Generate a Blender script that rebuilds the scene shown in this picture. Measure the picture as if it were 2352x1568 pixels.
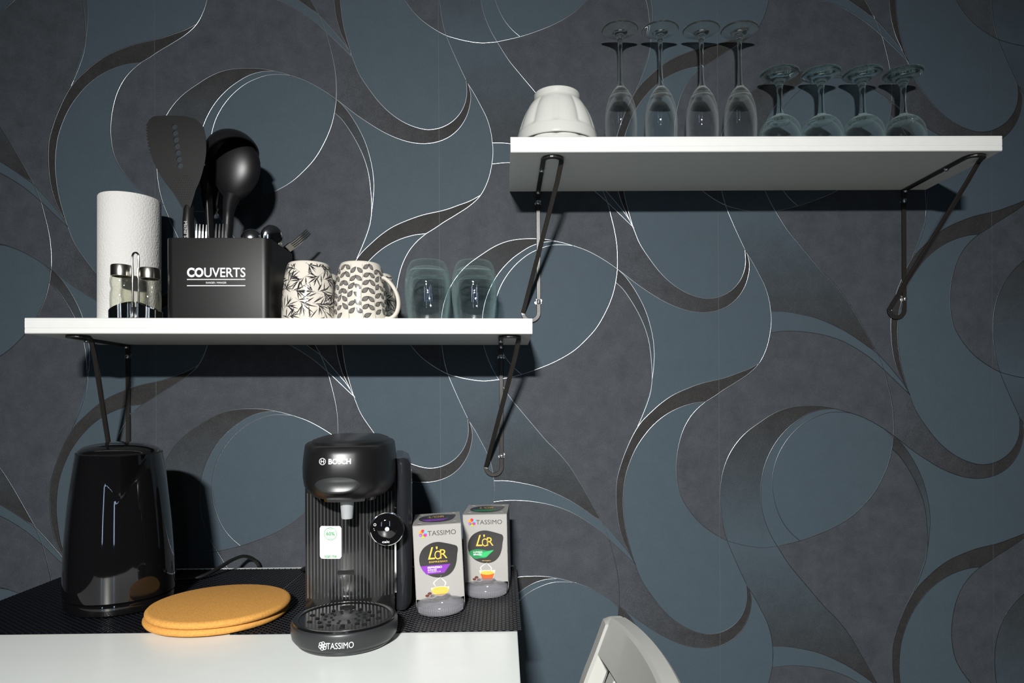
import bpy, bmesh, math, random
from mathutils import Vector, Matrix
from mathutils.geometry import tessellate_polygon

# ------------------------------------------------------------------ clean, camera, light, exposure
for o in list(bpy.data.objects):
    bpy.data.objects.remove(o, do_unlink=True)
scene = bpy.context.scene
COL = scene.collection
PI = math.pi

cam_data = bpy.data.cameras.new('camera')
cam = bpy.data.objects.new('camera', cam_data)
COL.objects.link(cam)
cam_data.sensor_fit = 'HORIZONTAL'
cam_data.sensor_width = 36.0
cam_data.lens = 1558.98 / 2352 * 36.0
cam_data.shift_x = (1176 - 1191.66) / 2352
cam_data.shift_y = (929.13 - 784) / 2352
cam_data.clip_start = 0.02
cam.matrix_world = (Matrix.Translation((0, -1.2862, 1.2)) @ Matrix.Rotation(-0.02269, 4, 'Z')
                    @ Matrix.Rotation(PI / 2, 4, 'X') @ Matrix.Rotation(-0.00474, 4, 'Z'))
scene.camera = cam

world = bpy.data.worlds.new('world')
scene.world = world
world.use_nodes = True
bg = world.node_tree.nodes['Background']
bg.inputs[0].default_value = (0.55, 0.65, 0.8, 1)
bg.inputs[1].default_value = 0.25

LAMP_POS = Vector((-0.231, -2.996, 2.168))
LAMP_POWER = 20.0
LAMP_SPREAD = math.radians(66)
LAMP_AIM = Vector((-0.02, -0.1, 0.86))
ADDED_WINDOW_POWER = 8.0  # glow of the two windows added for reflections
scene.view_settings.view_transform = 'Standard'
scene.view_settings.look = 'None'
scene.view_settings.gamma = 1.0
scene.view_settings.use_curve_mapping = False
scene.view_settings.exposure = 0.0
scene.cycles.transparent_max_bounces = 64      # stacked thin glass walls

# ------------------------------------------------------------------ materials
MATS = {}
def mat(name, color, rough=0.5, metal=0.0, trans=0.0, ior=1.45, spec=0.5, coat=0.0, noise=None, bump=None, emit=None, alpha=1.0, sss=0.0):
    """noise = (scale, amount, detail); bump = (scale, strength, kind)"""
    if name in MATS:
        return MATS[name]
    m = bpy.data.materials.new(name)
    m.use_nodes = True
    nt = m.node_tree
    b = nt.nodes['Principled BSDF']
    b.inputs['Base Color'].default_value = (*color, 1)
    b.inputs['Roughness'].default_value = rough
    b.inputs['Metallic'].default_value = metal
    b.inputs['Transmission Weight'].default_value = trans
    b.inputs['IOR'].default_value = ior
    b.inputs['Specular IOR Level'].default_value = spec
    b.inputs['Coat Weight'].default_value = coat
    b.inputs['Coat Roughness'].default_value = 0.05
    b.inputs['Alpha'].default_value = alpha
    if emit:
        b.inputs['Emission Color'].default_value = (*emit[0], 1)
        b.inputs['Emission Strength'].default_value = emit[1]
    if noise or bump:
        tc = nt.nodes.new('ShaderNodeTexCoord')
    if noise:
        n = nt.nodes.new('ShaderNodeTexNoise')
        n.inputs['Scale'].default_value = noise[0]
        n.inputs['Detail'].default_value = noise[2]
        nt.links.new(tc.outputs['Object'], n.inputs['Vector'])
        mr = nt.nodes.new('ShaderNodeMapRange')
        mr.inputs['From Min'].default_value = 0.3
        mr.inputs['From Max'].default_value = 0.7
        mr.inputs['To Min'].default_value = 1 - noise[1]
        mr.inputs['To Max'].default_value = 1 + noise[1]
        nt.links.new(n.outputs['Fac'], mr.inputs['Value'])
        mx = nt.nodes.new('ShaderNodeMix')
        mx.data_type = 'RGBA'
        mx.blend_type = 'MULTIPLY'
        mx.inputs['Factor'].default_value = 1.0
        mx.inputs[6].default_value = (*color, 1)
        nt.links.new(mr.outputs['Result'], mx.inputs[7])
        nt.links.new(mx.outputs[2], b.inputs['Base Color'])
    if bump:
        if bump[2] == 'voronoi':
            n2 = nt.nodes.new('ShaderNodeTexVoronoi')
            out = n2.outputs['Distance']
        else:
            n2 = nt.nodes.new('ShaderNodeTexNoise')
            n2.inputs['Detail'].default_value = 4
            out = n2.outputs['Fac']
        n2.inputs['Scale'].default_value = bump[0]
        nt.links.new(tc.outputs['Object'], n2.inputs['Vector'])
        bp = nt.nodes.new('ShaderNodeBump')
        bp.inputs['Strength'].default_value = bump[1]
        bp.inputs['Distance'].default_value = 0.001
        nt.links.new(out, bp.inputs['Height'])
        nt.links.new(bp.outputs['Normal'], b.inputs['Normal'])
    MATS[name] = m
    return m

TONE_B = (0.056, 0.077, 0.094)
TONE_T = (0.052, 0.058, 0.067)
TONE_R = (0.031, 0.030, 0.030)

def wallpaper_material(name, use_attr):
    m = bpy.data.materials.new(name)
    m.use_nodes = True
    nt = m.node_tree
    b = nt.nodes['Principled BSDF']
    b.inputs['Roughness'].default_value = 0.55
    b.inputs['Specular IOR Level'].default_value = 0.08
    geo = nt.nodes.new('ShaderNodeNewGeometry')
    n1 = nt.nodes.new('ShaderNodeTexNoise')          # fine printed speckle
    n1.inputs['Scale'].default_value = 900
    n1.inputs['Detail'].default_value = 2
    n2 = nt.nodes.new('ShaderNodeTexNoise')          # cloudy leather mottling
    n2.inputs['Scale'].default_value = 28
    n2.inputs['Detail'].default_value = 9
    n2.inputs['Roughness'].default_value = 0.72
    for n in (n1, n2):
        nt.links.new(geo.outputs['Position'], n.inputs['Vector'])
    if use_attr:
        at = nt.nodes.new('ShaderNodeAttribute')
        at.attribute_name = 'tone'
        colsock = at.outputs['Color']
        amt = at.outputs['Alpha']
    else:
        rgb = nt.nodes.new('ShaderNodeRGB')
        rgb.outputs[0].default_value = (*TONE_T, 1)
        colsock = rgb.outputs[0]
        v = nt.nodes.new('ShaderNodeValue')
        v.outputs[0].default_value = 1.0
        amt = v.outputs[0]
    def rng(sock, lo, hi):
        r = nt.nodes.new('ShaderNodeMapRange')
        r.inputs['From Min'].default_value = 0.3
        r.inputs['From Max'].default_value = 0.7
        r.inputs['To Min'].default_value = lo
        r.inputs['To Max'].default_value = hi
        nt.links.new(sock, r.inputs['Value'])
        return r.outputs['Result']
    a = rng(n1.outputs['Fac'], 0.62, 1.38)
    c = rng(n2.outputs['Fac'], 0.78, 1.22)
    mul = nt.nodes.new('ShaderNodeMath'); mul.operation = 'MULTIPLY'
    nt.links.new(a, mul.inputs[0]); nt.links.new(c, mul.inputs[1])
    # weight the mottling by the region's amount (plain regions keep a fifth of it)
    mixv = nt.nodes.new('ShaderNodeMix')
    mixv.data_type = 'FLOAT'
    mixv.inputs[2].default_value = 1.0
    nt.links.new(amt, mixv.inputs[0])
    nt.links.new(mul.outputs[0], mixv.inputs[3])
    mx = nt.nodes.new('ShaderNodeMix')
    mx.data_type = 'RGBA'; mx.blend_type = 'MULTIPLY'
    mx.inputs['Factor'].default_value = 1.0
    nt.links.new(colsock, mx.inputs[6])
    nt.links.new(mixv.outputs[0], mx.inputs[7])
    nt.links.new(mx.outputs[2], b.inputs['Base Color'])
    bp = nt.nodes.new('ShaderNodeBump')
    bp.inputs['Strength'].default_value = 0.22
    bp.inputs['Distance'].default_value = 0.0006
    nt.links.new(n1.outputs['Fac'], bp.inputs['Height'])
    nt.links.new(bp.outputs['Normal'], b.inputs['Normal'])
    return m

M_WP = wallpaper_material('wallpaper_leather_print', False)
M_WPF = wallpaper_material('wallpaper_panel_print', True)
M_LINE = mat('wallpaper_silver_line', (0.27, 0.29, 0.31), 0.3, metal=1.0)
M_SHELF = mat('white_shelf_foil', (0.79, 0.795, 0.77), 0.42, noise=(60, 0.015, 2))
M_TABLE = mat('white_table_lacquer', (0.83, 0.865, 0.84), 0.3, noise=(30, 0.012, 2))
M_BLACKMETAL = mat('black_powder_coat', (0.0055, 0.0055, 0.0055), 0.42, bump=(1500, 0.08, 'noise'))
M_BRACKET = mat('black_bracket_steel', (0.020, 0.018, 0.016), 0.30, bump=(1200, 0.06, 'noise'))
M_CHROME = mat('polished_chrome', (0.82, 0.82, 0.82), 0.08, metal=1.0)
M_STEEL = mat('brushed_steel', (0.72, 0.72, 0.71), 0.22, metal=1.0)
M_ZINC = mat('zinc_screw', (0.75, 0.78, 0.80), 0.28, metal=1.0)
M_ZINCD = mat('screw_recess_dark', (0.05, 0.05, 0.05), 0.6)
M_CAP = mat('satin_steel_cap', (0.74, 0.70, 0.62), 0.25, metal=1.0)
M_PAPER = mat('embossed_tissue_paper', (0.75, 0.74, 0.71), 0.9, bump=(330, 0.55, 'voronoi'))
M_CARD = mat('brown_card_core', (0.36, 0.26, 0.17), 0.9)
def thin_glass(name, tint, edge, rough=0.0, body=0.0, body_col=(.6, .6, .6), rim_glint=False):
    """thin clear wall: what lies behind shows straight through, the surface mirrors at grazing angles"""
    m = bpy.data.materials.new(name)
    m.use_nodes = True
    nt = m.node_tree
    nt.nodes.remove(nt.nodes['Principled BSDF'])
    out = nt.nodes['Material Output']
    tr = nt.nodes.new('ShaderNodeBsdfTransparent')
    gl = nt.nodes.new('ShaderNodeBsdfGlossy')
    gl.inputs['Roughness'].default_value = rough
    lw = nt.nodes.new('ShaderNodeLayerWeight')
    lw.inputs['Blend'].default_value = 0.35
    lw.inputs['Blend'].default_value = 0.5
    p5 = nt.nodes.new('ShaderNodeMath'); p5.operation = 'POWER'; p5.inputs[1].default_value = 5.0
    nt.links.new(lw.outputs['Facing'], p5.inputs[0])
    fr_ = nt.nodes.new('ShaderNodeMath'); fr_.operation = 'MULTIPLY_ADD'
    fr_.inputs[1].default_value = 0.55; fr_.inputs[2].default_value = 0.04
    nt.links.new(p5.outputs[0], fr_.inputs[0])
    cm_ = nt.nodes.new('ShaderNodeMix')
    cm_.data_type = 'RGBA'
    cm_.inputs[6].default_value = (*tint, 1)
    cm_.inputs[7].default_value = (*edge, 1)
    pw = nt.nodes.new('ShaderNodeMath'); pw.operation = 'POWER'; pw.inputs[1].default_value = 3.0
    nt.links.new(lw.outputs['Facing'], pw.inputs[0])
    nt.links.new(pw.outputs[0], cm_.inputs['Factor'])
    nt.links.new(cm_.outputs[2], tr.inputs['Color'])
    mx = nt.nodes.new('ShaderNodeMixShader')
    nt.links.new(fr_.outputs[0], mx.inputs['Fac'])
    nt.links.new(tr.outputs[0], mx.inputs[1])
    nt.links.new(gl.outputs[0], mx.inputs[2])
    last = mx
    if body:
        df = nt.nodes.new('ShaderNodeBsdfDiffuse')
        df.inputs['Color'].default_value = (*body_col, 1)
        m2 = nt.nodes.new('ShaderNodeMixShader')
        if rim_glint:  # pale diffuse towards the edges stands in for bright reflections
            ml = nt.nodes.new('ShaderNodeMath'); ml.operation = 'MULTIPLY'; ml.inputs[1].default_value = body
            nt.links.new(pw.outputs[0], ml.inputs[0])
            nt.links.new(ml.outputs[0], m2.inputs['Fac'])
        else:
            m2.inputs['Fac'].default_value = body
        nt.links.new(mx.outputs[0], m2.inputs[1])
        nt.links.new(df.outputs[0], m2.inputs[2])
        last = m2
    nt.links.new(last.outputs[0], out.inputs['Surface'])
    return m
def solid_glass(name, tint, edge_col, amount):
    """thick clear glass with bright rim reflections imitated by pale diffuse at the edges"""
    m = bpy.data.materials.new(name)
    m.use_nodes = True
    nt = m.node_tree
    nt.nodes.remove(nt.nodes['Principled BSDF'])
    g = nt.nodes.new('ShaderNodeBsdfGlass')
    g.inputs['Color'].default_value = (*tint, 1)
    g.inputs['IOR'].default_value = 1.5
    g.inputs['Roughness'].default_value = 0.0
    d = nt.nodes.new('ShaderNodeBsdfDiffuse')
    d.inputs['Color'].default_value = (*edge_col, 1)  # pale edge colour painted in place of rim reflections
    lw = nt.nodes.new('ShaderNodeLayerWeight')
    pw = nt.nodes.new('ShaderNodeMath'); pw.operation = 'POWER'; pw.inputs[1].default_value = 3.0
    nt.links.new(lw.outputs['Facing'], pw.inputs[0])
    ml = nt.nodes.new('ShaderNodeMath'); ml.operation = 'MULTIPLY'; ml.inputs[1].default_value = amount
    nt.links.new(pw.outputs[0], ml.inputs[0])
    mx = nt.nodes.new('ShaderNodeMixShader')
    nt.links.new(ml.outputs[0], mx.inputs['Fac'])
    nt.links.new(g.outputs[0], mx.inputs[1]); nt.links.new(d.outputs[0], mx.inputs[2])
    nt.links.new(mx.outputs[0], nt.nodes['Material Output'].inputs['Surface'])
    return m
M_THIN = thin_glass('thin_clear_glass', (.985, .99, .99), (.86, .89, .89), 0.0, 0.34, (.80, .85, .86), True)
M_THINB = thin_glass('thin_bluish_glass', (.98, .99, .99), (.72, .86, .86), 0.0, 0.24, (.72, .90, .90), True)
M_GLASS = solid_glass('clear_glass', (0.97, 0.99, 0.98), (.85, .9, .9), .34)
M_GLASSB = solid_glass('bluish_pressed_glass', (0.93, 0.98, 0.98), (.74, .90, .90), .34)
M_JAR = thin_glass('shaker_glass', (.97, .97, .94), (.62, .62, .58), 0.0, 0.15, (.75, .75, .7), True)
M_WHITECER = mat('white_stoneware_glaze', (0.64, 0.65, 0.61), 0.16, coat=0.3)
M_CREAM = mat('cream_mug_glaze', (0.69, 0.645, 0.565), 0.1, coat=0.5)
M_INK = mat('black_pattern_ink', (0.02, 0.02, 0.024), 0.15, coat=0.4)
M_INKG = mat('grey_pattern_ink', (0.23, 0.215, 0.195), 0.15, coat=0.4)
M_NYLON = mat('black_nylon', (0.008, 0.008, 0.009), 0.36, bump=(2500, 0.05, 'noise'))
M_NYLONG = mat('dark_grey_nylon', (0.010, 0.010, 0.010), 0.5, spec=0.35)
M_HOLE = mat('dark_perforation', (0.004, 0.004, 0.004), 0.8)
M_WHITEPRINT = mat('white_print', (0.80, 0.81, 0.82), 0.45)
M_SILVERPRINT = mat('silver_print', (0.62, 0.63, 0.64), 0.35)
M_GLOSSBLACK = mat('glossy_black_plastic', (0.004, 0.004, 0.0045), 0.04, coat=0.6)
M_SATINBLACK = mat('satin_black_plastic', (0.008, 0.008, 0.0085), 0.33, bump=(3000, 0.04, 'noise'))
M_DARKGREY = mat('charcoal_plastic', (0.024, 0.026, 0.027), 0.36)
M_PANEL = mat('gloss_charcoal_panel', (0.011, 0.011, 0.011), 0.12, coat=0.3)
M_RIB = mat('panel_rib', (0.036, 0.037, 0.038), 0.25)
M_TANK = mat('smoky_tank_plastic', (0.016, 0.017, 0.020), 0.16)
M_FROST = mat('frosted_plastic', (0.62, 0.64, 0.66), 0.3, trans=0.55, ior=1.4)
M_POD = thin_glass('translucent_pod_plastic', (.80, .80, .83), (.5, .5, .52), 0.08, 0.22, (.60, .60, .64))
M_CORK = mat('cork', (0.60, 0.29, 0.062), 0.85, noise=(420, 0.16, 4), bump=(600, 0.3, 'noise'))
M_WEAVE = mat('woven_black_vinyl', (0.0030, 0.0034, 0.0055), 0.42, spec=0.14)
M_CABLE = mat('black_cable', (0.008, 0.008, 0.008), 0.4)
M_SILVERCARD = mat('silver_grey_card', (0.345, 0.335, 0.315), 0.42, metal=0.2)
M_CARDIN = mat('grey_card_inside', (0.16, 0.14, 0.12), 0.9)
M_PODBLACK = mat('print_black', (0.014, 0.013, 0.013), 0.3)
M_GOLD = mat('print_gold', (0.78, 0.47, 0.06), 0.35)
M_PURPLE = mat('print_purple', (0.20, 0.025, 0.38), 0.35)
M_GREEN = mat('print_green', (0.01, 0.20, 0.06), 0.35)
M_LEAFGREEN = mat('print_leaf_green', (0.02, 0.42, 0.12), 0.35)
M_STKGREEN = mat('sticker_green', (0.06, 0.30, 0.10), 0.5)
M_STICKER = mat('white_sticker', (0.80, 0.82, 0.82), 0.45)
M_BEAN = mat('print_bean', (0.11, 0.022, 0.012), 0.4)
M_CREMA = mat('print_crema', (0.78, 0.43, 0.06), 0.4)
M_AMBER = mat('print_amber', (0.50, 0.09, 0.008), 0.4)
M_CUPPALE = mat('print_cup_pale', (0.60, 0.55, 0.46), 0.4)
M_STEAM = mat('print_steam', (0.62, 0.62, 0.60), 0.5)
M_DARKTEXT = mat('print_dark_text', (0.045, 0.04, 0.04), 0.45)
M_PET = [mat('print_petal_%d' % i, c, 0.4) for i, c in enumerate(
    [(0.90, 0.30, 0.01), (0.80, 0.015, 0.03), (0.12, 0.48, 0.85), (0.72, 0.02, 0.28), (0.36, 0.50, 0.01), (0.34, 0.13, 0.58)])]
M_CHAIR = mat('shaded_chair_lacquer', (0.50, 0.50, 0.47), 0.4, noise=(25, 0.02, 3))  # white darkened to stand in for a shadow falling on the chair
M_PAINT = mat('grey_room_paint', (0.075, 0.08, 0.085), 0.8, noise=(40, 0.03, 3))
M_CEIL = mat('white_ceiling_paint', (0.22, 0.22, 0.22), 0.9, noise=(40, 0.03, 3))
M_FLOOR = mat('pale_laminate', (0.74, 0.73, 0.67), 0.6, noise=(14, 0.2, 5))
M_LAMPBODY = mat('lamp_housing', (0.3, 0.3, 0.3), 0.4)
M_WINFRAME = mat('white_added_frame', (0.6, 0.6, 0.6), 0.5)
M_GLOWPANE = mat('added_glow_pane', (0.1, 0.1, 0.1), 0.1, emit=((0.55, 0.72, 1.0), ADDED_WINDOW_POWER))

# ------------------------------------------------------------------ geometry helpers
def mk(name, V, F, material, parent=None, smooth=False, loc=(0, 0, 0), rot=(0, 0, 0), kind=None, label=None, sharp=None):
    me = bpy.data.meshes.new(name)
    me.from_pydata([tuple(v) for v in V], [], [tuple(f) for f in F])
    me.update()
    bm = bmesh.new(); bm.from_mesh(me)
    bmesh.ops.remove_doubles(bm, verts=bm.verts, dist=1e-7)
    bmesh.ops.recalc_face_normals(bm, faces=bm.faces)
    bm.to_mesh(me); bm.free()
    me.materials.append(material)
    if smooth:
        for p in me.polygons:
            p.use_smooth = True
        if sharp is None:
            sharp = 35
        me.set_sharp_from_angle(angle=math.radians(sharp))
    o = bpy.data.objects.new(name, me)
    COL.objects.link(o)
    o.location = loc
    o.rotation_euler = rot
    if parent:
        o.parent = parent
    if kind:
        o['kind'] = kind
    if label:
        o['label'] = label
    return o

def tag(o, label, cat, group=None):
    o['label'] = label
    o['category'] = cat
    if group:
        o['group'] = group
    return o

def thing(name, label, cat, loc=(0, 0, 0), rot=(0, 0, 0), group=None):
    o = bpy.data.objects.new(name, None)
    o.empty_display_size = 0.05
    COL.objects.link(o)
    o.location = loc
    o.rotation_euler = rot
    return tag(o, label, cat, group)

def copy_tree(o, loc, rot=None, label=None):
    c = o.copy(); COL.objects.link(c)
    c.location = loc
    if rot is not None:
        c.rotation_euler = rot
    if label:
        c['label'] = label
    for ch in o.children:
        d = ch.copy(); COL.objects.link(d); d.parent = c
        for g in ch.children:
            e = g.copy(); COL.objects.link(e); e.parent = d
    return c

def box(x0, x1, y0, y1, z0, z1):
    V = [(x0, y0, z0), (x1, y0, z0), (x1, y1, z0), (x0, y1, z0), (x0, y0, z1), (x1, y0, z1), (x1, y1, z1), (x0, y1, z1)]
    F = [(0, 3, 2, 1), (4, 5, 6, 7), (0, 1, 5, 4), (1, 2, 6, 5), (2, 3, 7, 6), (3, 0, 4, 7)]
    return V, F

def join(*parts):
    V, F = [], []
    for v, f in parts:
        k = len(V)
        V += list(v)
        F += [tuple(i + k for i in q) for q in f]
    return V, F

def bbox_(x0, x1, y0, y1, z0, z1, b):
    """bevelled box"""
    bm = bmesh.new()
    V, F = box(x0, x1, y0, y1, z0, z1)
    vs = [bm.verts.new(v) for v in V]
    for f in F:
        bm.faces.new([vs[i] for i in f])
    bmesh.ops.bevel(bm, geom=list(bm.edges), offset=b, segments=2, affect='EDGES', profile=0.6)
    bm.verts.index_update()
    V = [tuple(v.co) for v in bm.verts]
    F = [[v.index for v in f.verts] for f in bm.faces]
    bm.free()
    return V, F

def lathe(profile, n=48, rfun=None):
    """profile of (r, z) from one end to the other; r == 0 closes with a point"""
    V, F, rings = [], [], []
    for r, z in profile:
        if r <= 1e-9:
            rings.append([len(V)]); V.append((0, 0, z))
        else:
            ring = []
            for k in range(n):
                a = 2 * PI * k / n
                rr = r * (rfun(a, z) if rfun else 1)
                ring.append(len(V)); V.append((rr * math.cos(a), rr * math.sin(a), z))
            rings.append(ring)
    for a, b in zip(rings, rings[1:]):
        for k in range(n):
            k2 = (k + 1) % n
            if len(a) == 1 and len(b) == 1:
                continue
            if len(a) == 1:
                F.append((a[0], b[k], b[k2]))
            elif len(b) == 1:
                F.append((a[k], a[k2], b[0]))
            else:
                F.append((a[k], a[k2], b[k2], b[k]))
    return V, F

def smooth_profile(pts, sub=4):
    return catmull(pts, sub)

def catmull(pts, sub=6, closed=False):
    P = [Vector(p) for p in pts]
    n = len(P)
    out = []
    rng = range(n if closed else n - 1)
    for i in rng:
        p1, p2 = P[i], P[(i + 1) % n]
        p0 = P[i - 1] if (i > 0 or closed) else p1 * 2 - p2
        p3 = P[(i + 2) % n] if (i + 2 < n or closed) else p2 * 2 - p1
        # centripetal parametrisation keeps uneven spacing free of loops
        t01 = max((p1 - p0).length, 1e-9) ** 0.5
        t12 = max((p2 - p1).length, 1e-9) ** 0.5
        t23 = max((p3 - p2).length, 1e-9) ** 0.5
        m1 = (p2 - p1) + ((p1 - p0) / t01 - (p2 - p0) / (t01 + t12)) * t12
        m2 = (p2 - p1) + ((p3 - p2) / t23 - (p3 - p1) / (t12 + t23)) * t12
        for k in range(sub):
            t = k / sub
            h = (2 * t ** 3 - 3 * t ** 2 + 1) * p1 + (t ** 3 - 2 * t ** 2 + t) * m1 + (-2 * t ** 3 + 3 * t ** 2) * p2 + (t ** 3 - t ** 2) * m2
            out.append(h)
    if not closed:
        out.append(P[-1].copy())
    return out

def tube(path, r, n=10, cap=True, closed=False):
    P = [Vector(p) for p in path]
    V, F, rings = [], [], []
    up = None
    m = len(P)
    for i, p in enumerate(P):
        if closed:
            t = (P[(i + 1) % m] - P[i - 1]).normalized()
        else:
            t = (P[min(i + 1, m - 1)] - P[max(i - 1, 0)]).normalized()
        if up is None:
            up = Vector((0, 0, 1)) if abs(t.z) < 0.9 else Vector((1, 0, 0))
        s = t.cross(up).normalized()
        up = s.cross(t).normalized()
        rr = r[i] if isinstance(r, (list, tuple)) else r
        ring = []
        for k in range(n):
            a = 2 * PI * k / n
            ring.append(len(V)); V.append(p + (s * math.cos(a) + up * math.sin(a)) * rr)
        rings.append(ring)
    pairs = list(zip(rings, rings[1:])) + ([(rings[-1], rings[0])] if closed else [])
    for a, b in pairs:
        for k in range(n):
            F.append((a[k], a[(k + 1) % n], b[(k + 1) % n], b[k]))
    if cap and not closed:
        F.append(tuple(reversed(rings[0]))); F.append(tuple(rings[-1]))
    return V, F

def sweep(path, normals, w, h, ends=True):
    """flat bar: width w across, thickness h along the given normals"""
    V, F, rings = [], [], []
    P = [Vector(p) for p in path]
    for i, p in enumerate(P):
        t = (P[min(i + 1, len(P) - 1)] - P[max(i - 1, 0)]).normalized()
        nn = Vector(normals[i]); nn = (nn - t * nn.dot(t)).normalized()
        s = t.cross(nn).normalized()
        c = min(w, h) * 0.18
        prof = [(-w / 2 + c, -h / 2), (w / 2 - c, -h / 2), (w / 2, -h / 2 + c), (w / 2, h / 2 - c), (w / 2 - c, h / 2), (-w / 2 + c, h / 2), (-w / 2, h / 2 - c), (-w / 2, -h / 2 + c)]
        ring = []
        for a, b in prof:
            ring.append(len(V)); V.append(p + s * a + nn * b)
        rings.append(ring)
    n = 8
    for a, b in zip(rings, rings[1:]):
        for k in range(n):
            F.append((a[k], a[(k + 1) % n], b[(k + 1) % n], b[k]))
    if ends:
        F.append(tuple(reversed(rings[0]))); F.append(tuple(rings[-1]))
    return V, F

def poly_fill(loops2d, mapfn):
    """triangulated flat shape, first loop outer and the others holes"""
    loops = [[Vector((p[0], p[1], 0)) for p in l] for l in loops2d]
    tris = tessellate_polygon(loops)
    flat = [p for l in loops for p in l]
    return [mapfn(p.x, p.y) for p in flat], [tuple(t) for t in tris]

def plate(loops2d, mapfn_front, mapfn_back):
    """solid sheet with real thickness and real holes"""
    loops = [[Vector((p[0], p[1], 0)) for p in l] for l in loops2d]
    tris = tessellate_polygon(loops)
    flat = [p for l in loops for p in l]
    n = len(flat)
    V = [mapfn_front(p.x, p.y) for p in flat] + [mapfn_back(p.x, p.y) for p in flat]
    F = [tuple(t) for t in tris] + [tuple(i + n for i in reversed(t)) for t in tris]
    k = 0
    for l in loops:
        m = len(l)
        for i in range(m):
            a, b = k + i, k + (i + 1) % m
            F.append((a, b, b + n, a + n))
        k += m
    return V, F

def loft(rings, cap_top=True, cap_bottom=True):
    V, F, idx = [], [], []
    n = len(rings[0])
    for r in rings:
        idx.append(list(range(len(V), len(V) + n))); V += [tuple(p) for p in r]
    for a, b in zip(idx, idx[1:]):
        for k in range(n):
            F.append((a[k], a[(k + 1) % n], b[(k + 1) % n], b[k]))
    if cap_bottom:
        F.append(tuple(reversed(idx[0])))
    if cap_top:
        F.append(tuple(idx[-1]))
    return V, F

def superellipse(ax, ay, e=2.5, n=56, cx=0, cy=0):
    out = []
    for k in range(n):
        a = 2 * PI * k / n
        c, s = math.cos(a), math.sin(a)
        out.append((cx + ax * math.copysign(abs(c) ** (2 / e), c), cy + ay * math.copysign(abs(s) ** (2 / e), s)))
    return out

def circle2d(cx, cy, r, n=24, ry=None):
    return [(cx + r * math.cos(2 * PI * k / n), cy + (ry or r) * math.sin(2 * PI * k / n)) for k in range(n)]

def roundrect(x0, x1, z0, z1, r, n=5):
    out = []
    for cx, cz, a0 in ((x1 - r, z1 - r, 0), (x0 + r, z1 - r, PI / 2), (x0 + r, z0 + r, PI), (x1 - r, z0 + r, 1.5 * PI)):
        for k in range(n + 1):
            a = a0 + PI / 2 * k / n
            out.append((cx + r * math.cos(a), cz + r * math.sin(a)))
    return out

def text(name, s, material, parent, mapfn, x0, x1, z0, z1, bold=0.0, shear=0.0, rot90=False, label=None):
    """lettering fitted into the rectangle x0..x1, z0..z1 and laid on a surface by mapfn(x, z)"""
    cu = bpy.data.curves.new('lettering_curve', 'FONT')
    cu.body = s
    cu.offset = bold
    cu.shear = shear
    cu.resolution_u = 4
    to = bpy.data.objects.new('lettering_tmp', cu)
    COL.objects.link(to)
    dg = bpy.context.evaluated_depsgraph_get()
    me = bpy.data.meshes.new_from_object(to.evaluated_get(dg))
    P = [v.co.copy() for v in me.vertices]
    F = [tuple(p.vertices) for p in me.polygons]
    bpy.data.objects.remove(to, do_unlink=True)
    bpy.data.curves.remove(cu)
    bpy.data.meshes.remove(me)
    if rot90:
        P = [Vector((p.y, -p.x, 0)) for p in P]
    xa, xb = min(p.x for p in P), max(p.x for p in P)
    ya, yb = min(p.y for p in P), max(p.y for p in P)
    V = [mapfn(x0 + (p.x - xa) / (xb - xa) * (x1 - x0), z0 + (p.y - ya) / (yb - ya) * (z1 - z0)) for p in P]
    return mk(name, V, F, material, parent, label=label)

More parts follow.
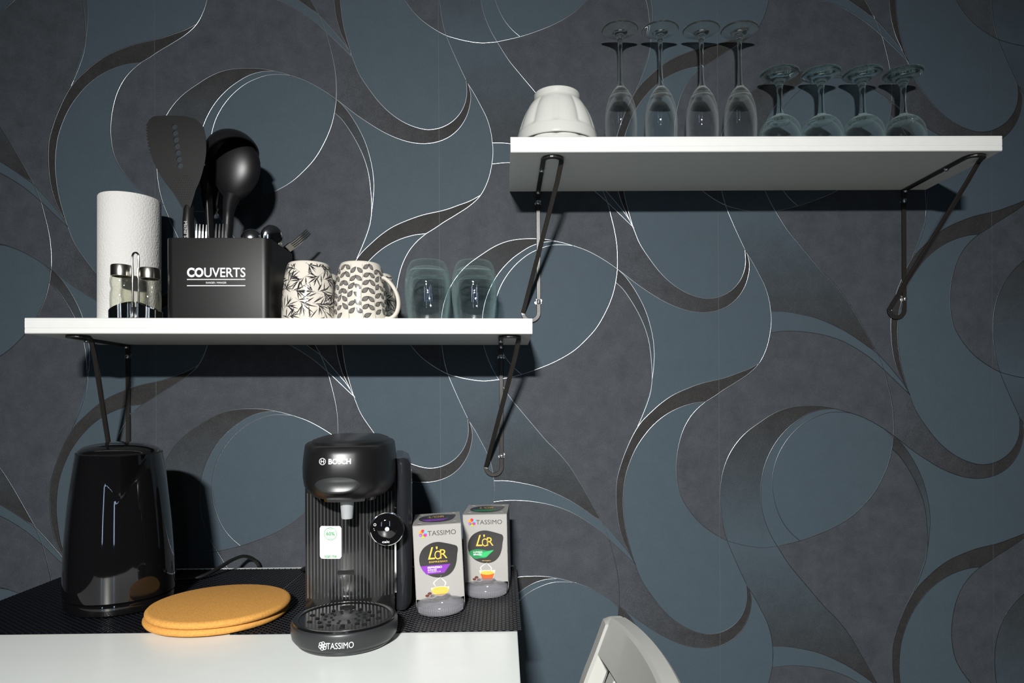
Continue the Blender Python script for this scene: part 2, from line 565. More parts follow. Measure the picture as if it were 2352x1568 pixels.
# traced wallpaper pattern: one repeat, half millimetres from (0.4, 1.2) on the wall
WP_FILLS = {
    'P1': ('B', '-28,8 -75,2 -130,-15 -182,-42 -229,-80 -267,-124 -297,-170 -318,-216 -336,-271 -344,-322 -347,-377 -343,-436 -333,-499 -316,-563 -299,-618 -278,-669 -244,-722 -202,-777 -160,-818 -113,-850 -66,-870 -20,-879 27,-872 70,-850 102,-817 121,-779 128,-741 126,-694 125,-690 101,-639 76,-583 52,-524 50,-522 -1,-494 -52,-455 -98,-400 -126,-349 -139,-294 -142,-235 -135,-171 -118,-108 -92,-57 -62,-21 -28,8'),
    'P2': ('TR', '-366,516 -336,493 -298,463 -243,425 -192,394 -141,370 -90,354 -39,348 12,354 59,373 98,406 126,450 140,497 143,531 138,560 132,577 126,586 128,539 121,501 102,463 70,430 27,408 -20,401 -66,410 -113,430 -160,462 -202,503 -244,558 -278,611 -299,662'),
    'P3': ('B', '-366,516 -336,493 -298,463 -243,425 -192,394 -141,370 -90,354 -39,348 12,354 59,373 98,406 126,450 140,497 143,531 138,560 132,577 133,575 154,541 179,495 203,446 218,395 224,352 226,318 221,267 206,208 178,153 179,154 139,132 96,116 45,98 -41,78 -88,62 -152,34 -198,3 -237,-31 -275,-69 -277,-59 -233,87 -227,137 -224,188 -228,243 -239,298 -256,353 -282,408 -311,455 -336,488 -366,516'),
    'P4': ('RB', '-370,463 -345,440 -316,400 -286,349 -261,294 -244,235 -236,171 -233,120 -233,87 -227,137 -224,188 -228,243 -239,298 -256,353 -282,408 -311,455 -336,488 -366,516'),
    'P5': ('R', '179,154 139,132 96,116 45,98 -41,78 -88,62 -152,34 -198,3 -237,-31 -275,-69 -305,-115 -331,-170 -352,-225 -368,-284 -372,-343 -370,-398 -363,-453 -347,-512 -324,-562 -303,-609 -299,-618 -316,-563 -333,-499 -343,-436 -347,-377 -344,-322 -336,-271 -318,-216 -297,-170 -267,-124 -229,-80 -182,-42 -130,-15 -75,2 -28,8 6,29 40,52 83,78 139,115 178,153'),
    'P6': ('B', '467,-21 419,-24 372,-38 329,-63 290,-93 251,-135 221,-182 199,-233 188,-275 182,-326 182,-373 190,-424 205,-470 226,-515 245,-547 331,-525 400,-502 464,-475 529,-437 572,-399 616,-350 651,-291 675,-236 688,-189 696,-138 660,-100 617,-74 574,-53 514,-33'),
    'P7': ('RB', '52,-524 38,-473 29,-410 26,-354 29,-304 39,-253 58,-202 86,-156 125,-113 185,-69 230,-41 273,-23 316,-14 372,-11 419,-13 467,-21 419,-24 372,-38 329,-63 290,-93 251,-135 221,-182 199,-233 188,-275 182,-326 182,-373 190,-424 205,-470 226,-515 245,-547 185,-550 123,-542 85,-533'),
    'P8': ('BR', '52,-524 76,-583 101,-639 125,-690 133,-705 154,-739 179,-785 203,-834 218,-885 224,-928 275,-929 331,-938 395,-953 455,-977 511,-1005 563,-1038 601,-1065 627,-1075 587,-1002 548,-933 510,-873 467,-821 424,-778 373,-718 326,-662 288,-615 245,-547 185,-550 123,-542 85,-533'),
    'P9': ('B', '224,352 275,351 331,342 395,327 455,303 511,275 563,242 601,215 631,193 670,153 704,113 732,79 762,30 762,30 715,75 687,102 653,134 610,171 562,204 511,233 455,254 395,268 330,276 275,277 223,272'),
}
WP_LINES = [
    '467,-21 419,-24 372,-38 329,-63 290,-93 251,-135 221,-182 199,-233 188,-275 182,-326 182,-373 190,-424 205,-470 226,-515 245,-547 288,-615 326,-662 373,-718 424,-778 467,-821 510,-873 548,-933 587,-1002 627,-1075',
    '628,206 642,173 659,130 674,75 687,20 695,-31 698,-95 696,-138 688,-189 675,-236 651,-291 616,-350 572,-399 529,-437 464,-475 400,-502 331,-525 245,-545',
    '245,-545 185,-550 123,-542 85,-533 50,-522 -1,-494 -52,-455 -98,-400 -126,-349 -139,-294 -142,-235 -135,-171 -118,-108 -92,-57 -62,-21 -28,8',
    '-28,8 6,29 40,52 83,78 139,115 178,153 206,208 221,267 226,318 224,352 218,395 203,446 179,495 154,541 133,575',
    '125,-690 101,-639 76,-583 52,-524 38,-473 29,-410 26,-354 29,-304 39,-253 58,-202 86,-156 125,-113 185,-69 230,-41 273,-23 316,-14 372,-11 419,-13 467,-21 514,-33 574,-53 617,-74 660,-100 697,-126',
    '-366,516 -336,493 -298,463 -243,425 -192,394 -141,370 -90,354 -39,348 12,354 59,373 98,406 126,450 140,497 143,531 138,560 132,577',
    '-28,8 -75,2 -130,-15 -182,-42 -229,-80 -267,-124 -297,-170 -318,-216 -336,-271 -344,-322 -347,-377 -343,-436 -333,-499 -316,-563 -299,-618',
    '-299,-618 -278,-669 -244,-722 -202,-777 -160,-818 -113,-850 -66,-870 -20,-879 27,-872 70,-850 102,-817 121,-779 128,-741 126,-694',
    '179,154 139,132 96,116 45,98 -41,78 -88,62 -152,34 -198,3 -237,-31 -275,-69 -305,-115 -331,-170 -352,-225 -368,-284 -372,-343 -370,-398 -363,-453 -347,-512 -324,-562 -303,-609',
    '-370,463 -345,440 -316,400 -286,349 -261,294 -244,235 -236,171 -233,120 -234,79 -240,41 -254,-3 -277,-59 -289,-85',
    '-366,516 -336,488 -311,455 -282,408 -256,353 -239,298 -228,243 -224,188 -227,137 -233,87',
    '224,352 275,351 331,342 395,327 455,303 511,275 563,242 601,215 631,193 670,153 704,113 732,79 762,30',
    '223,272 275,277 330,276 395,268 455,254 511,233 562,204 610,171 653,134 687,102 715,75 762,30',
    '535,-38 488,-34 445,-36 402,-49 359,-70 316,-104 281,-144 251,-195 234,-246 227,-297 231,-356 246,-411 271,-462 301,-499 331,-525',
]

# ------------------------------------------------------------------ room shell
def struct(name, V, F, m):
    o = mk(name, V, F, m)
    o['kind'] = 'structure'
    return o
RX0, RX1, RY, RZ = -2.3, 2.3, -4.2, 2.55
wall_back = struct('wall_back', *box(RX0, RX1, 0.0, 0.1, 0, RZ), M_WP)
struct('floor', *box(RX0 - .1, RX1 + .1, RY - .1, .1, -0.1, 0), M_FLOOR)
struct('ceiling', *box(RX0 - .1, RX1 + .1, RY - .1, .1, RZ, RZ + .1), M_CEIL)
struct('wall_left', *box(RX0 - .1, RX0, RY, .1, 0, RZ), M_PAINT)
struct('wall_right', *box(RX1, RX1 + .1, RY, .1, 0, RZ), M_PAINT)
WINS = ((-0.95, -0.78), (0.80, 0.98))  # two unseen slim windows, added to put bright streaks on the glasses
wz0, wz1 = 0.95, 2.15
xs = [RX0, WINS[0][0], WINS[0][1], WINS[1][0], WINS[1][1], RX1]
struct('wall_front', *join(box(xs[0], xs[1], RY - .1, RY, 0, RZ), box(xs[2], xs[3], RY - .1, RY, 0, RZ), box(xs[4], xs[5], RY - .1, RY, 0, RZ),
                           *[box(a_, b_, RY - .1, RY, 0, wz0) for a_, b_ in WINS], *[box(a_, b_, RY - .1, RY, wz1, RZ) for a_, b_ in WINS]), M_PAINT)
for n_, (a_, b_) in enumerate(WINS):
    win = struct('added_window_%d' % (n_ + 1), *box(a_, b_, RY - .07, RY - .06, wz0, wz1), M_GLOWPANE)
    fr = .018
    mk('added_window_frame', *join(box(a_, a_ + fr, RY - .055, RY + .01, wz0, wz1), box(b_ - fr, b_, RY - .055, RY + .01, wz0, wz1),
                             box(a_ + fr, b_ - fr, RY - .055, RY + .01, wz0, wz0 + fr), box(a_ + fr, b_ - fr, RY - .055, RY + .01, wz1 - fr, wz1)), M_WINFRAME, win)

# ------------------------------------------------------------------ wallpaper relief: printed panels and embossed silver lines
def dec(s):
    return [Vector((float(a) / 2000 + .4, float(b) / 2000 + 1.2)) for a, b in (q.split(',') for q in s.split())]
LAT_A, LAT_B = Vector((.5305, -.32)), Vector((0, -.64))

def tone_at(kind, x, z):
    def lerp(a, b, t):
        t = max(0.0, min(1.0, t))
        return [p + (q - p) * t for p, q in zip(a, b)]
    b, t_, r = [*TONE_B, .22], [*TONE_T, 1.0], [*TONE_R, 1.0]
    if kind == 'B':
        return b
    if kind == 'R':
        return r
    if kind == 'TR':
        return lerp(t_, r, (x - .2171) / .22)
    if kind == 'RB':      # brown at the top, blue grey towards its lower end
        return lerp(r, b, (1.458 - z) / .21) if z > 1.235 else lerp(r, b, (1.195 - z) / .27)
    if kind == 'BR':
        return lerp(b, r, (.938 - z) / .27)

def dedupe(pts):
    out = [pts[0]]
    for p in pts[1:]:
        if (p - out[-1]).length > 1e-4:
            out.append(p)
    if (out[0] - out[-1]).length < 1e-4:
        out.pop()
    return out

panel_meshes = []
for key, (kind, s) in WP_FILLS.items():
    pts = dedupe(dec(s))
    # smooth between the traced points, but keep true corners
    n = len(pts)
    corner = []
    for i in range(n):
        a, b = (pts[i] - pts[i - 1]).normalized(), (pts[(i + 1) % n] - pts[i]).normalized()
        corner.append(a.dot(b) < 0.72)
    k0 = corner.index(True) if True in corner else 0
    order = [(k0 + i) % n for i in range(n)] + [k0]
    runs, cur = [], [pts[order[0]]]
    for i in order[1:]:
        cur.append(pts[i])
        if corner[i]:
            runs.append(cur); cur = [pts[i]]
    if len(cur) > 1:
        runs.append(cur)
    dense = []
    for r in runs:
        dense += (catmull(r, 4) if len(r) > 2 else r)[:-1]
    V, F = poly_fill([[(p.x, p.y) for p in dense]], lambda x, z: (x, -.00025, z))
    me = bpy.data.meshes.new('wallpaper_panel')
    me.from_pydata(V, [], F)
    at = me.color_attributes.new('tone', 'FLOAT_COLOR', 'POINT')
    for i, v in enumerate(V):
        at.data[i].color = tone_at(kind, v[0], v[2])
    me.materials.append(M_WPF)
    for p in me.polygons:
        p.use_smooth = False
    me.flip_normals() if me.polygons[0].normal.y > 0 else None
    panel_meshes.append((me, min(v[0] for v in V), max(v[0] for v in V), min(v[2] for v in V), max(v[2] for v in V)))

line_meshes = []
LW, LH = .00072, .00013
for s in WP_LINES:
    c = catmull(dedupe(dec(s)), 6)
    V, F = [], []
    for i, p in enumerate(c):
        t = (c[min(i + 1, len(c) - 1)] - c[max(i - 1, 0)]).normalized()
        nrm = Vector((-t.y, t.x))
        for off, h in ((-LW, 0), (-LW * .55, LH), (LW * .55, LH), (LW, 0)):
            q = p + nrm * off
            V.append((q.x, -.0002 - h, q.y))
    for i in range(len(c) - 1):
        for k in range(3):
            a = i * 4 + k
            F.append((a, a + 4, a + 5, a + 1))
    me = bpy.data.meshes.new('embossed_line')
    me.from_pydata(V, [], F)
    me.materials.append(M_LINE)
    for p in me.polygons:
        p.use_smooth = True
    if me.polygons[1].normal.y > 0:
        me.flip_normals()
    line_meshes.append((me, min(v[0] for v in V), max(v[0] for v in V), min(v[2] for v in V), max(v[2] for v in V)))

def in_view(x0, x1, z0, z1):
    return x1 > -1.3 and x0 < 1.3 and z1 > .62 and z0 < 2.06 and x0 > -2.2 and x1 < 2.2 and z0 > .02 and z1 < 2.5
for i in range(-5, 4):
    for j in range(-6, 6):
        off = LAT_A * i + LAT_B * j
        for name, lst in (('wallpaper_panel', panel_meshes), ('embossed_line', line_meshes)):
            for me, x0, x1, z0, z1 in lst:
                if in_view(x0 + off.x, x1 + off.x, z0 + off.y, z1 + off.y):
                    o = bpy.data.objects.new(name, me)
                    COL.objects.link(o)
                    o.location = (off.x, 0, off.y)
                    o.parent = wall_back
# paper seams: fine vertical butt joints between the strips
for k in range(-3, 4):
    x = .9416 + (k - 1) * .5305
    if -1.4 < x < 1.4:
        mk('paper_seam', *box(x - .0003, x + .0003, -.0004, 0, .3, 2.4), mat('paper_seam_edge', (0.07, 0.085, 0.095), 0.6), wall_back)

# ------------------------------------------------------------------ lamp that lights the place (behind the camera, on the ceiling)
lamp = thing('ceiling_lamp', 'slim rectangular ceiling lamp hanging behind the viewpoint', 'lamp', LAMP_POS)
aim = (LAMP_AIM - LAMP_POS).to_track_quat('-Z', 'Y').to_matrix().to_4x4()
aim_euler = aim.to_euler()
V, F = bbox_(-.13, .13, -.045, .045, .004, .04, .006)
mk('lamp_housing', V, F, M_LAMPBODY, lamp, rot=aim_euler)
mk('hanging_rod', *tube([(0, 0, .02), (0, 0, RZ - LAMP_POS.z)], .006), M_LAMPBODY, lamp, smooth=True)
ld = bpy.data.lights.new('lamp_light', 'AREA')
ld.shape = 'RECTANGLE'
ld.size, ld.size_y = .22, .06
ld.energy = LAMP_POWER
ld.spread = LAMP_SPREAD
ld.color = (1.0, .99, .965)
lo = bpy.data.objects.new('lamp_light', ld)
COL.objects.link(lo)
lo.parent = lamp
lo.rotation_euler = aim_euler

# ------------------------------------------------------------------ shelves and brackets
def screw(name, parent, loc, normal, r=.0042):
    V, F = lathe([(0, .0026), (r * .45, .0025), (r * .8, .0018), (r, .0004), (r, -.002), (0, -.002)], 16)
    q = Vector(normal).to_track_quat('Z', 'Y').to_euler()
    o = mk(name, V, F, M_ZINC, parent, smooth=True, loc=loc, rot=q)
    mk('screw_recess', *join(box(-r * .5, r * .5, -r * .12, r * .12, .0022, .0028), box(-r * .12, r * .12, -r * .5, r * .5, .0022, .0028)), M_ZINCD, o)
    return o

def shelf(name, label, x0, zt, tilt):
    root = thing(name, label, 'shelf', (x0, 0, zt), (0, -tilt, 0))
    # board with a stepped front edge: two shallow grooves run along it
    prof = [(0, 0), (-.1985, 0), (-.2, -.0012), (-.2, -.0035), (-.1997, -.0040), (-.1997, -.0052), (-.2, -.0058), (-.2, -.0155),
            (-.1996, -.0164), (-.1996, -.0178), (-.2, -.0187), (-.2, -.0238), (-.1988, -.025), (0, -.025)]
    V = [(0, y, z) for y, z in prof] + [(.8, y, z) for y, z in prof]
    n = len(prof)
    F = [(i, (i + 1) % n, n + (i + 1) % n, n + i) for i in range(n)] + [tuple(range(n)), tuple(reversed(range(n, 2 * n)))]
    mk('board', V, F, M_SHELF, root)
    return root

def bracket(label, xw, zu, hide=False):
    """bent flat-bar bracket; xw wall leg, zu underside of the shelf"""
    root = thing('shelf_bracket', label, 'bracket', (xw, 0, zu), group=None)
    r = .0148
    drop, reach = .245, .172
    path, nor = [], []
    def add(p, n):
        path.append(p); nor.append(n)
    e = .0025
    add((0, -e, -.0005), (0, -1, 0))
    for k in range(1, 8):
        add((0, -e, -.0005 - (drop - r) * k / 8), (0, -1, 0))
    for k in range(0, 13):                       # U turn flat against the wall
        a = PI * k / 12
        add((-r + r * math.cos(a), -e - .0005 * k / 12, -(drop - r) - r * math.sin(a)), (0, -1, 0))
    p0 = Vector((-2 * r, -e - .0005, -(drop - r)))
    p1 = Vector((2 * r, -reach + .012, -.012))
    for k in range(1, 12):
        t = k / 12
        p = p0.lerp(p1, t)
        p.y += .004 * math.sin(PI * t) * 0
        add(p, Vector((0, -1, 0)).lerp(Vector((0, -.75, -.6)), min(1, t * 3)))
    add((2 * r, -reach + .006, -.0055), (0, -.5, -.85))
    add((2 * r, -reach - .0005, -.0028), (0, -.1, -1))
    for k in range(1, 13):                       # U turn flat under the board
        a = PI * k / 12
        add((r + r * math.cos(a), -reach - .001 - r * .95 * math.sin(a), -e), (0, 0, -1))
    for k in range(1, 9):
        add((0, -reach + (reach - .003) * k / 8, -e), (0, 0, -1))
    V, F = sweep(path, nor, .0078, .0042)
    mk('bent_bar', V, F, M_BRACKET, root)
    for z in (-.022, -(drop - .035)):
        s = screw('screw', root, (0, -e - .003, z), (0, -1, 0))
        # ragged flange of the wall plug behind the bar
        pl = []
        rnd = random.Random(int(abs(z) * 1000) + int(xw * 100))
        for k in range(14):
            a = 2 * PI * k / 14
            rr = .0075 if k % 3 else .0048
            rr *= rnd.uniform(.8, 1.1)
            pl.append((rr * math.cos(a), rr * math.sin(a)))
        mk('wall_plug', *plate([pl], lambda x, y: (x, -.0004, y + z), lambda x, y: (x, 0, y + z)), M_ZINC, root)
    for y in (-.128, -.008):
        screw('screw', root, (0, y, -e - .0026), (0, 0, -1))
    return root

SH_L = dict(x0=-.7531, zt=1.34062, t=-.00316)
SH_U = dict(x0=.01328, zt=1.62885, t=.00668)
def zl(x): return SH_L['zt'] + (x - SH_L['x0']) * math.tan(SH_L['t'])
def zu_(x): return SH_U['zt'] + (x - SH_U['x0']) * math.tan(SH_U['t'])
shelf('wall_shelf', 'lower white wall shelf carrying mugs, cutlery box and paper roll', SH_L['x0'], SH_L['zt'], SH_L['t'])
shelf('wall_shelf', 'upper white wall shelf carrying bowls and upturned stemware', SH_U['x0'], SH_U['zt'], SH_U['t'])
bracket('black bent-bar bracket under the left end of the lower shelf, above the kettle', -.7005, zl(-.7) - .0252)
bracket('black bent-bar bracket under the right end of the lower shelf', -.004, zl(0) - .0252)
bracket('black bent-bar bracket under the left end of the upper shelf', .0675, zu_(.07) - .0252)
bracket('black bent-bar bracket under the far right end of the upper shelf', .769, zu_(.77) - .0252)

# ------------------------------------------------------------------ table and woven mats
TZ = .90
tx0, tx1, ty0, ty1 = -.777, .0172, -.80, -.015
tbl = thing('white_table', 'plain white table with kettle and coffee machine on it', 'table', ((tx0 + tx1) / 2, (ty0 + ty1) / 2, 0))
hx, hy = (tx1 - tx0) / 2, (ty1 - ty0) / 2
mk('table_top', *bbox_(-hx, hx, -hy, hy, TZ - .032, TZ, .0015), M_TABLE, tbl)
for sx in (-1, 1):
    for sy in (-1, 1):
        a, b = sorted((sx * (hx - .01), sx * (hx - .055))); c, d = sorted((sy * (hy - .01), sy * (hy - .055)))
        mk('leg', *bbox_(a, b, c, d, 0, TZ - .032, .003), M_TABLE, tbl)
for sy in (-1, 1):
    c, d = sorted((sy * (hy - .025), sy * (hy - .043)))
    mk('apron', *box(-hx + .055, hx - .055, c, d, TZ - .10, TZ - .032), M_TABLE, tbl)
for sx in (-1, 1):
    c, d = sorted((sx * (hx - .025), sx * (hx - .043)))
    mk('apron', *box(c, d, -hy + .055, hy - .055, TZ - .10, TZ - .032), M_TABLE, tbl)

MT = .0024     # mat thickness
def woven_mat(label, x0, x1, y0, y1):
    cx, cy = (x0 + x1) / 2, (y0 + y1) / 2
    root = thing('woven_mat', label, 'placemat', (cx, cy, TZ))
    w, d = x1 - x0, y1 - y0
    mk('backing', *box(-w / 2 + .001, w / 2 - .001, -d / 2 + .001, d / 2 - .001, .0001, .0011), M_WEAVE, root)
    nx, ny = int(w / .0052), int(d / .0040)
    V, F = [], []
    sx, sy = w / nx, d / ny
    for i in range(nx):
        for j in range(ny):
            x, y = -w / 2 + (i + .5) * sx, -d / 2 + (j + .5) * sy
            along = (i + j) % 2
            a, b = (sx * .54, sy * .40) if along else (sx * .40, sy * .54)
            zt = .0023 if along else .0019
            k = len(V)
            V += [(x - a, y - b, .0009), (x + a, y - b, .0009), (x + a, y + b, .0009), (x - a, y + b, .0009)]
            if along:
                V += [(x - a * .55, y - b * .75, zt), (x + a * .55, y - b * .75, zt), (x + a * .55, y + b * .75, zt), (x - a * .55, y + b * .75, zt)]
            else:
                V += [(x - a * .75, y - b * .55, zt), (x + a * .75, y - b * .55, zt), (x + a * .75, y + b * .55, zt), (x - a * .75, y + b * .55, zt)]
            F += [(k + 4, k + 5, k + 6, k + 7), (k, k + 1, k + 5, k + 4), (k + 1, k + 2, k + 6, k + 5), (k + 2, k + 3, k + 7, k + 6), (k + 3, k, k + 4, k + 7)]
    me = bpy.data.meshes.new('weave')
    me.from_pydata(V, [], F)
    me.materials.append(M_WEAVE)
    o = bpy.data.objects.new('weave', me)
    COL.objects.link(o); o.parent = root; o['kind'] = 'stuff'
    return root
woven_mat('black woven placemat under the kettle, left of the two', -.778, -.362, -.3775, -.033)
woven_mat('black woven placemat under the coffee machine, right of the two', -.3608, .0225, -.3885, -.033)
MZ = TZ + MT

# ------------------------------------------------------------------ lower shelf: paper roll, shakers, cutlery box
x = -.656
t = thing('kitchen_roll', 'white embossed kitchen paper roll standing at the left of the lower shelf', 'paper roll', (x, -.078, zl(x)), (0, .006, 0))
mk('paper', *lathe([(.0195, .0005), (.048, 0), (.0492, .002), (.0492, .2215), (.048, .2235), (.0195, .223), (.0195, .0005)], 64), M_PAPER, t, smooth=True)
mk('core_tube', *lathe([(.0180, .0004), (.0195, .0004), (.0195, .2232), (.0180, .2232), (.0180, .0004)], 40), M_CARD, t, smooth=True)

x = -.600
t = thing('shaker_stand', 'chrome stand with tall wire loop holding the salt and pepper shakers', 'condiment stand', (x, -.163, zl(x)))
mk('base_plate', *plate([roundrect(-.043, .041, -.021, .021, .02, 8)], lambda a, b: (a, b, .0025), lambda a, b: (a, b, .0002)), M_BLACKMETAL, t)
for sgn, cx, nm in ((-1, -.0225, 'cup'), (1, .0225, 'cup')):
    # metal cup with a slanting rim, higher towards the handle
    V, F = [], []
    n = 40
    for k in range(n):
        a = 2 * PI * k / n
        zt = .0225 + .0085 * (-sgn) * math.cos(a)
        for r, z in ((.0192, .0026), (.0192, zt), (.0184, zt), (.0184, .0040)):
            V.append((cx + r * math.cos(a), r * math.sin(a), z))
    for k in range(n):
        for q in range(3):
            F.append((k * 4 + q, ((k + 1) % n) * 4 + q, ((k + 1) % n) * 4 + q + 1, k * 4 + q + 1))
    mk(nm, V, F, M_CHROME, t, smooth=True)
loop = [(-.0046, 0, .0025), (-.0046, 0, .03), (-.0048, 0, .07), (-.0052, 0, .098)]
for k in range(0, 9):
    a = PI - PI * k / 8
    loop.append((.0052 * math.cos(a), 0, .104 + .0075 * math.sin(a)))
loop += [(.0052, 0, .098), (.0048, 0, .07), (.0046, 0, .03), (.0046, 0, .0025)]
mk('wire_handle', *tube(loop, .0016, 10), M_CHROME, t, smooth=True)
mk('handle_socket', *lathe([(0, .0026), (.0062, .0026), (.0058, .020), (.0045, .022), (0, .022)], 24), M_CHROME, t, smooth=True)

def shaker(label, x, y, h):
    s = thing('shaker', label, 'shaker', (x, y, zl(x) + .0042), group=None)
    outer = [(0, .0), (.0160, .0), (.0170, .002), (.0172, .012), (.0174, .030), (.0172, .040), (.0158, .045), (.0153, .0475), (.0163, .050), (.0172, .056), (.0170, .063), (.0155, .0668), (.0150, .069)]
    inner = [(.0138, .069), (.0142, .066), (.0156, .061), (.0158, .056), (.0150, .050), (.0141, .0475), (.0146, .045), (.0158, .039), (.0160, .03), (.0158, .008), (.0145, .004), (0, .004)]
    sc = h / .086
    mk('jar', *lathe([(r, z * sc) for r, z in outer + inner], 40), M_JAR, s, smooth=True)
    cap = mk('cap', *lathe([(.0140, .0675 * sc), (.0158, .0675 * sc), (.0160, .070 * sc), (.0160, .0835 * sc), (.0150, .0855 * sc), (.012, .086 * sc), (0, .086 * sc)], 40), M_CAP, s, smooth=True)
    V, F = [], []
    for k in range(7):
        a = 2 * PI * k / 6
        rr = 0 if k == 6 else .006
        v, f = lathe([(0, .0864 * sc), (.0011, .0864 * sc), (.0011, .0859 * sc)], 8)
        V, F = join((V, F), ([(p[0] + rr * math.cos(a), p[1] + rr * math.sin(a), p[2]) for p in v], f))
    mk('pour_hole', V, F, M_HOLE, cap)
    return s
shaker('taller glass shaker with steel cap, left one in the chrome stand', -.6225, -.163, .0865)
shaker('shorter glass shaker with steel cap, right one in the chrome stand', -.5775, -.163, .0815)

# cutlery box: open-topped sheet-metal caddy with rounded corners
bx0, bx1, by0, by1, bh = -.5418, -.3745, -.186, -.058, .1305
bcx, bcy = (bx0 + bx1) / 2, (by0 + by1) / 2
bz = zl(bcx)
t = thing('cutlery_box', 'matt black metal cutlery box with white lettering', 'cutlery box', (bcx, bcy, bz))
hw, hd = (bx1 - bx0) / 2, (by1 - by0) / 2
o_, i_ = roundrect(-hw, hw, -hd, hd, .013, 6), roundrect(-hw + .0022, hw - .0022, -hd + .0022, hd - .0022, .011, 6)
rings = [[(p[0], p[1], .0003) for p in o_], [(p[0], p[1], bh - .001) for p in o_], [(p[0] * .995, p[1] * .995, bh) for p in o_],
         [(p[0] * 1.004, p[1] * 1.004, bh) for p in i_], [(p[0], p[1], bh - .001) for p in i_], [(p[0], p[1], .003) for p in i_]]
mk('body', *loft(rings), M_BLACKMETAL, t, smooth=True, sharp=40)
FM = lambda a, b: (a - bcx, -hd - .0004, b - bz)
text('lettering', 'CO', M_WHITEPRINT, t, FM, -.5062, -.4800, 1.4068, 1.4222, bold=.045)
text('lettering', 'UVERTS', M_WHITEPRINT, t, FM, -.4788, -.4132, 1.4068, 1.4222, bold=.014)
text('lettering', 'RANGER / MANGER', M_WHITEPRINT, t, FM, -.4760, -.4435, 1.3965, 1.3995, bold=.008)
for zz in (1.4032, 1.3932):
    mk('printed_rule', *box(-.5062 - bcx, -.4135 - bcx, -hd - .0005, -hd - .0001, zz - bz - .0007, zz - bz + .0007), M_WHITEPRINT, t)

# utensils standing in the box
SY = -.168
outline = [(-0.5763, 1.6688), (-0.5708, 1.6737), (-0.5611, 1.6755), (-0.5417, 1.6759), (-0.5195, 1.6749), (-0.5015, 1.6698), (-0.4945, 1.6635), (-0.4890, 1.6572), (-0.4863, 1.6481), (-0.4836, 1.6369), (-0.4823, 1.6173), (-0.4837, 1.6018), (-0.4866, 1.5878), (-0.4908, 1.5723), (-0.4950, 1.5611), (-0.4993, 1.5512), (-0.5021, 1.5414), (-0.5049, 1.5329), (-0.5070, 1.5260), (-0.5098, 1.5210), (-0.5140, 1.5190), (-0.5188, 1.5203), (-0.5230, 1.5260), (-0.5285, 1.5357), (-0.5354, 1.5469), (-0.5450, 1.5595), (-0.5547, 1.5735), (-0.5643, 1.5917), (-0.5690, 1.6029), (-0.5711, 1.6113)]
dense = [tuple(p) for p in catmull([Vector(p) for p in outline], 3)]
for k, (a, b) in enumerate([(-0.5725, 1.6169), (-0.5751, 1.6281), (-0.5772, 1.6393), (-0.5786, 1.6491), (-0.5792, 1.6589)]):    # serrated edge
    dense += [(a - .0022, b - .0045), (a + .0006, b - .0022), (a - .0026, b + .001), (a + .0004, b + .0035)]
holes = [(-0.5349, 1.6564), (-0.5330, 1.6454), (-0.5311, 1.6343), (-0.5292, 1.6233), (-0.5273, 1.6125), (-0.5254, 1.6018), (-0.5240, 1.5911)]
t = thing('spatula', 'black nylon spatula with a row of round holes and a serrated edge', 'spatula', (-.518, SY, bz + .004))
def SPF(a, b):
    bow = .008 * ((b - 1.59) / .09) ** 2 if b > 1.59 else 0
    return (a + .518, -.0016 + bow, b - bz - .004)
def SPB(a, b):
    p = SPF(a, b); return (p[0], p[1] + .0013, p[2])
mk('blade', *plate([dense] + [circle2d(a, b, .0046, 20) for a, b in holes], SPF, SPB), M_NYLONG, t)
hz = [(-0.5142, 1.5543), (-0.5141, 1.5395), (-0.5139, 1.5248), (-0.5131, 1.5002), (-0.5122, 1.4736), (-0.5098, 1.4165), (-0.5088, 1.3496)]
mk('handle', *tube([(a + .518, (.0095 if b > 1.545 else .0085 if b > 1.53 else .006 if b > 1.515 else .001), b - bz - .004) for a, b in hz], [.002, .0065, .0085, .0094, .0095, .0095, .006], 16), M_NYLON, t, smooth=True)
text('lettering', 'Michel S', M_SILVERPRINT, t, lambda a, b: (a, -.0094, b), .0032, .0082, .1290, .1550, rot90=True)
V, F = [], []
for r in range(11):
    z = 1.5752 - r * .00382
    half = .0085 + .0112 * min(r / 4.5, 1) if r < 5 else .0197 - .0134 * (r - 5) / 5
    n = int(half * 2 / .0042) + 1
    cx = -.5208 + .0004 * r
    for k in range(n + 1):
        a = cx - half + 2 * half * k / n
        p = SPF(a, z)
        v, f = lathe([(0, .0002), (.00075, .0002), (.00075, -.0002)], 6)
        V, F = join((V, F), ([(p[0] + q[0], p[1] - q[2] * 1.0, p[2] + q[1]) for q in v], f))
mk('perforations', V, F, M_HOLE, t, kind='stuff')

def bowl_shell(R, depth, thick, n=40, m=12, ax=1.0):
    """open bowl: mouth at local z=0 facing +z, body below"""
    V, F, rings = [], [], []
    prof = [(R * math.cos(PI / 2 * k / m), -depth * math.sin(PI / 2 * k / m)) for k in range(m + 1)]
    inn = [((R - thick) * math.cos(PI / 2 * k / m), -(depth - thick) * math.sin(PI / 2 * k / m)) for k in range(m + 1)]
    p = prof[::-1] + inn
    p[0] = (0, p[0][1]); p[-1] = (0, p[-1][1])
    v, f = lathe(p, n)
    return [(q[0] * ax, q[1], q[2]) for q in v], f

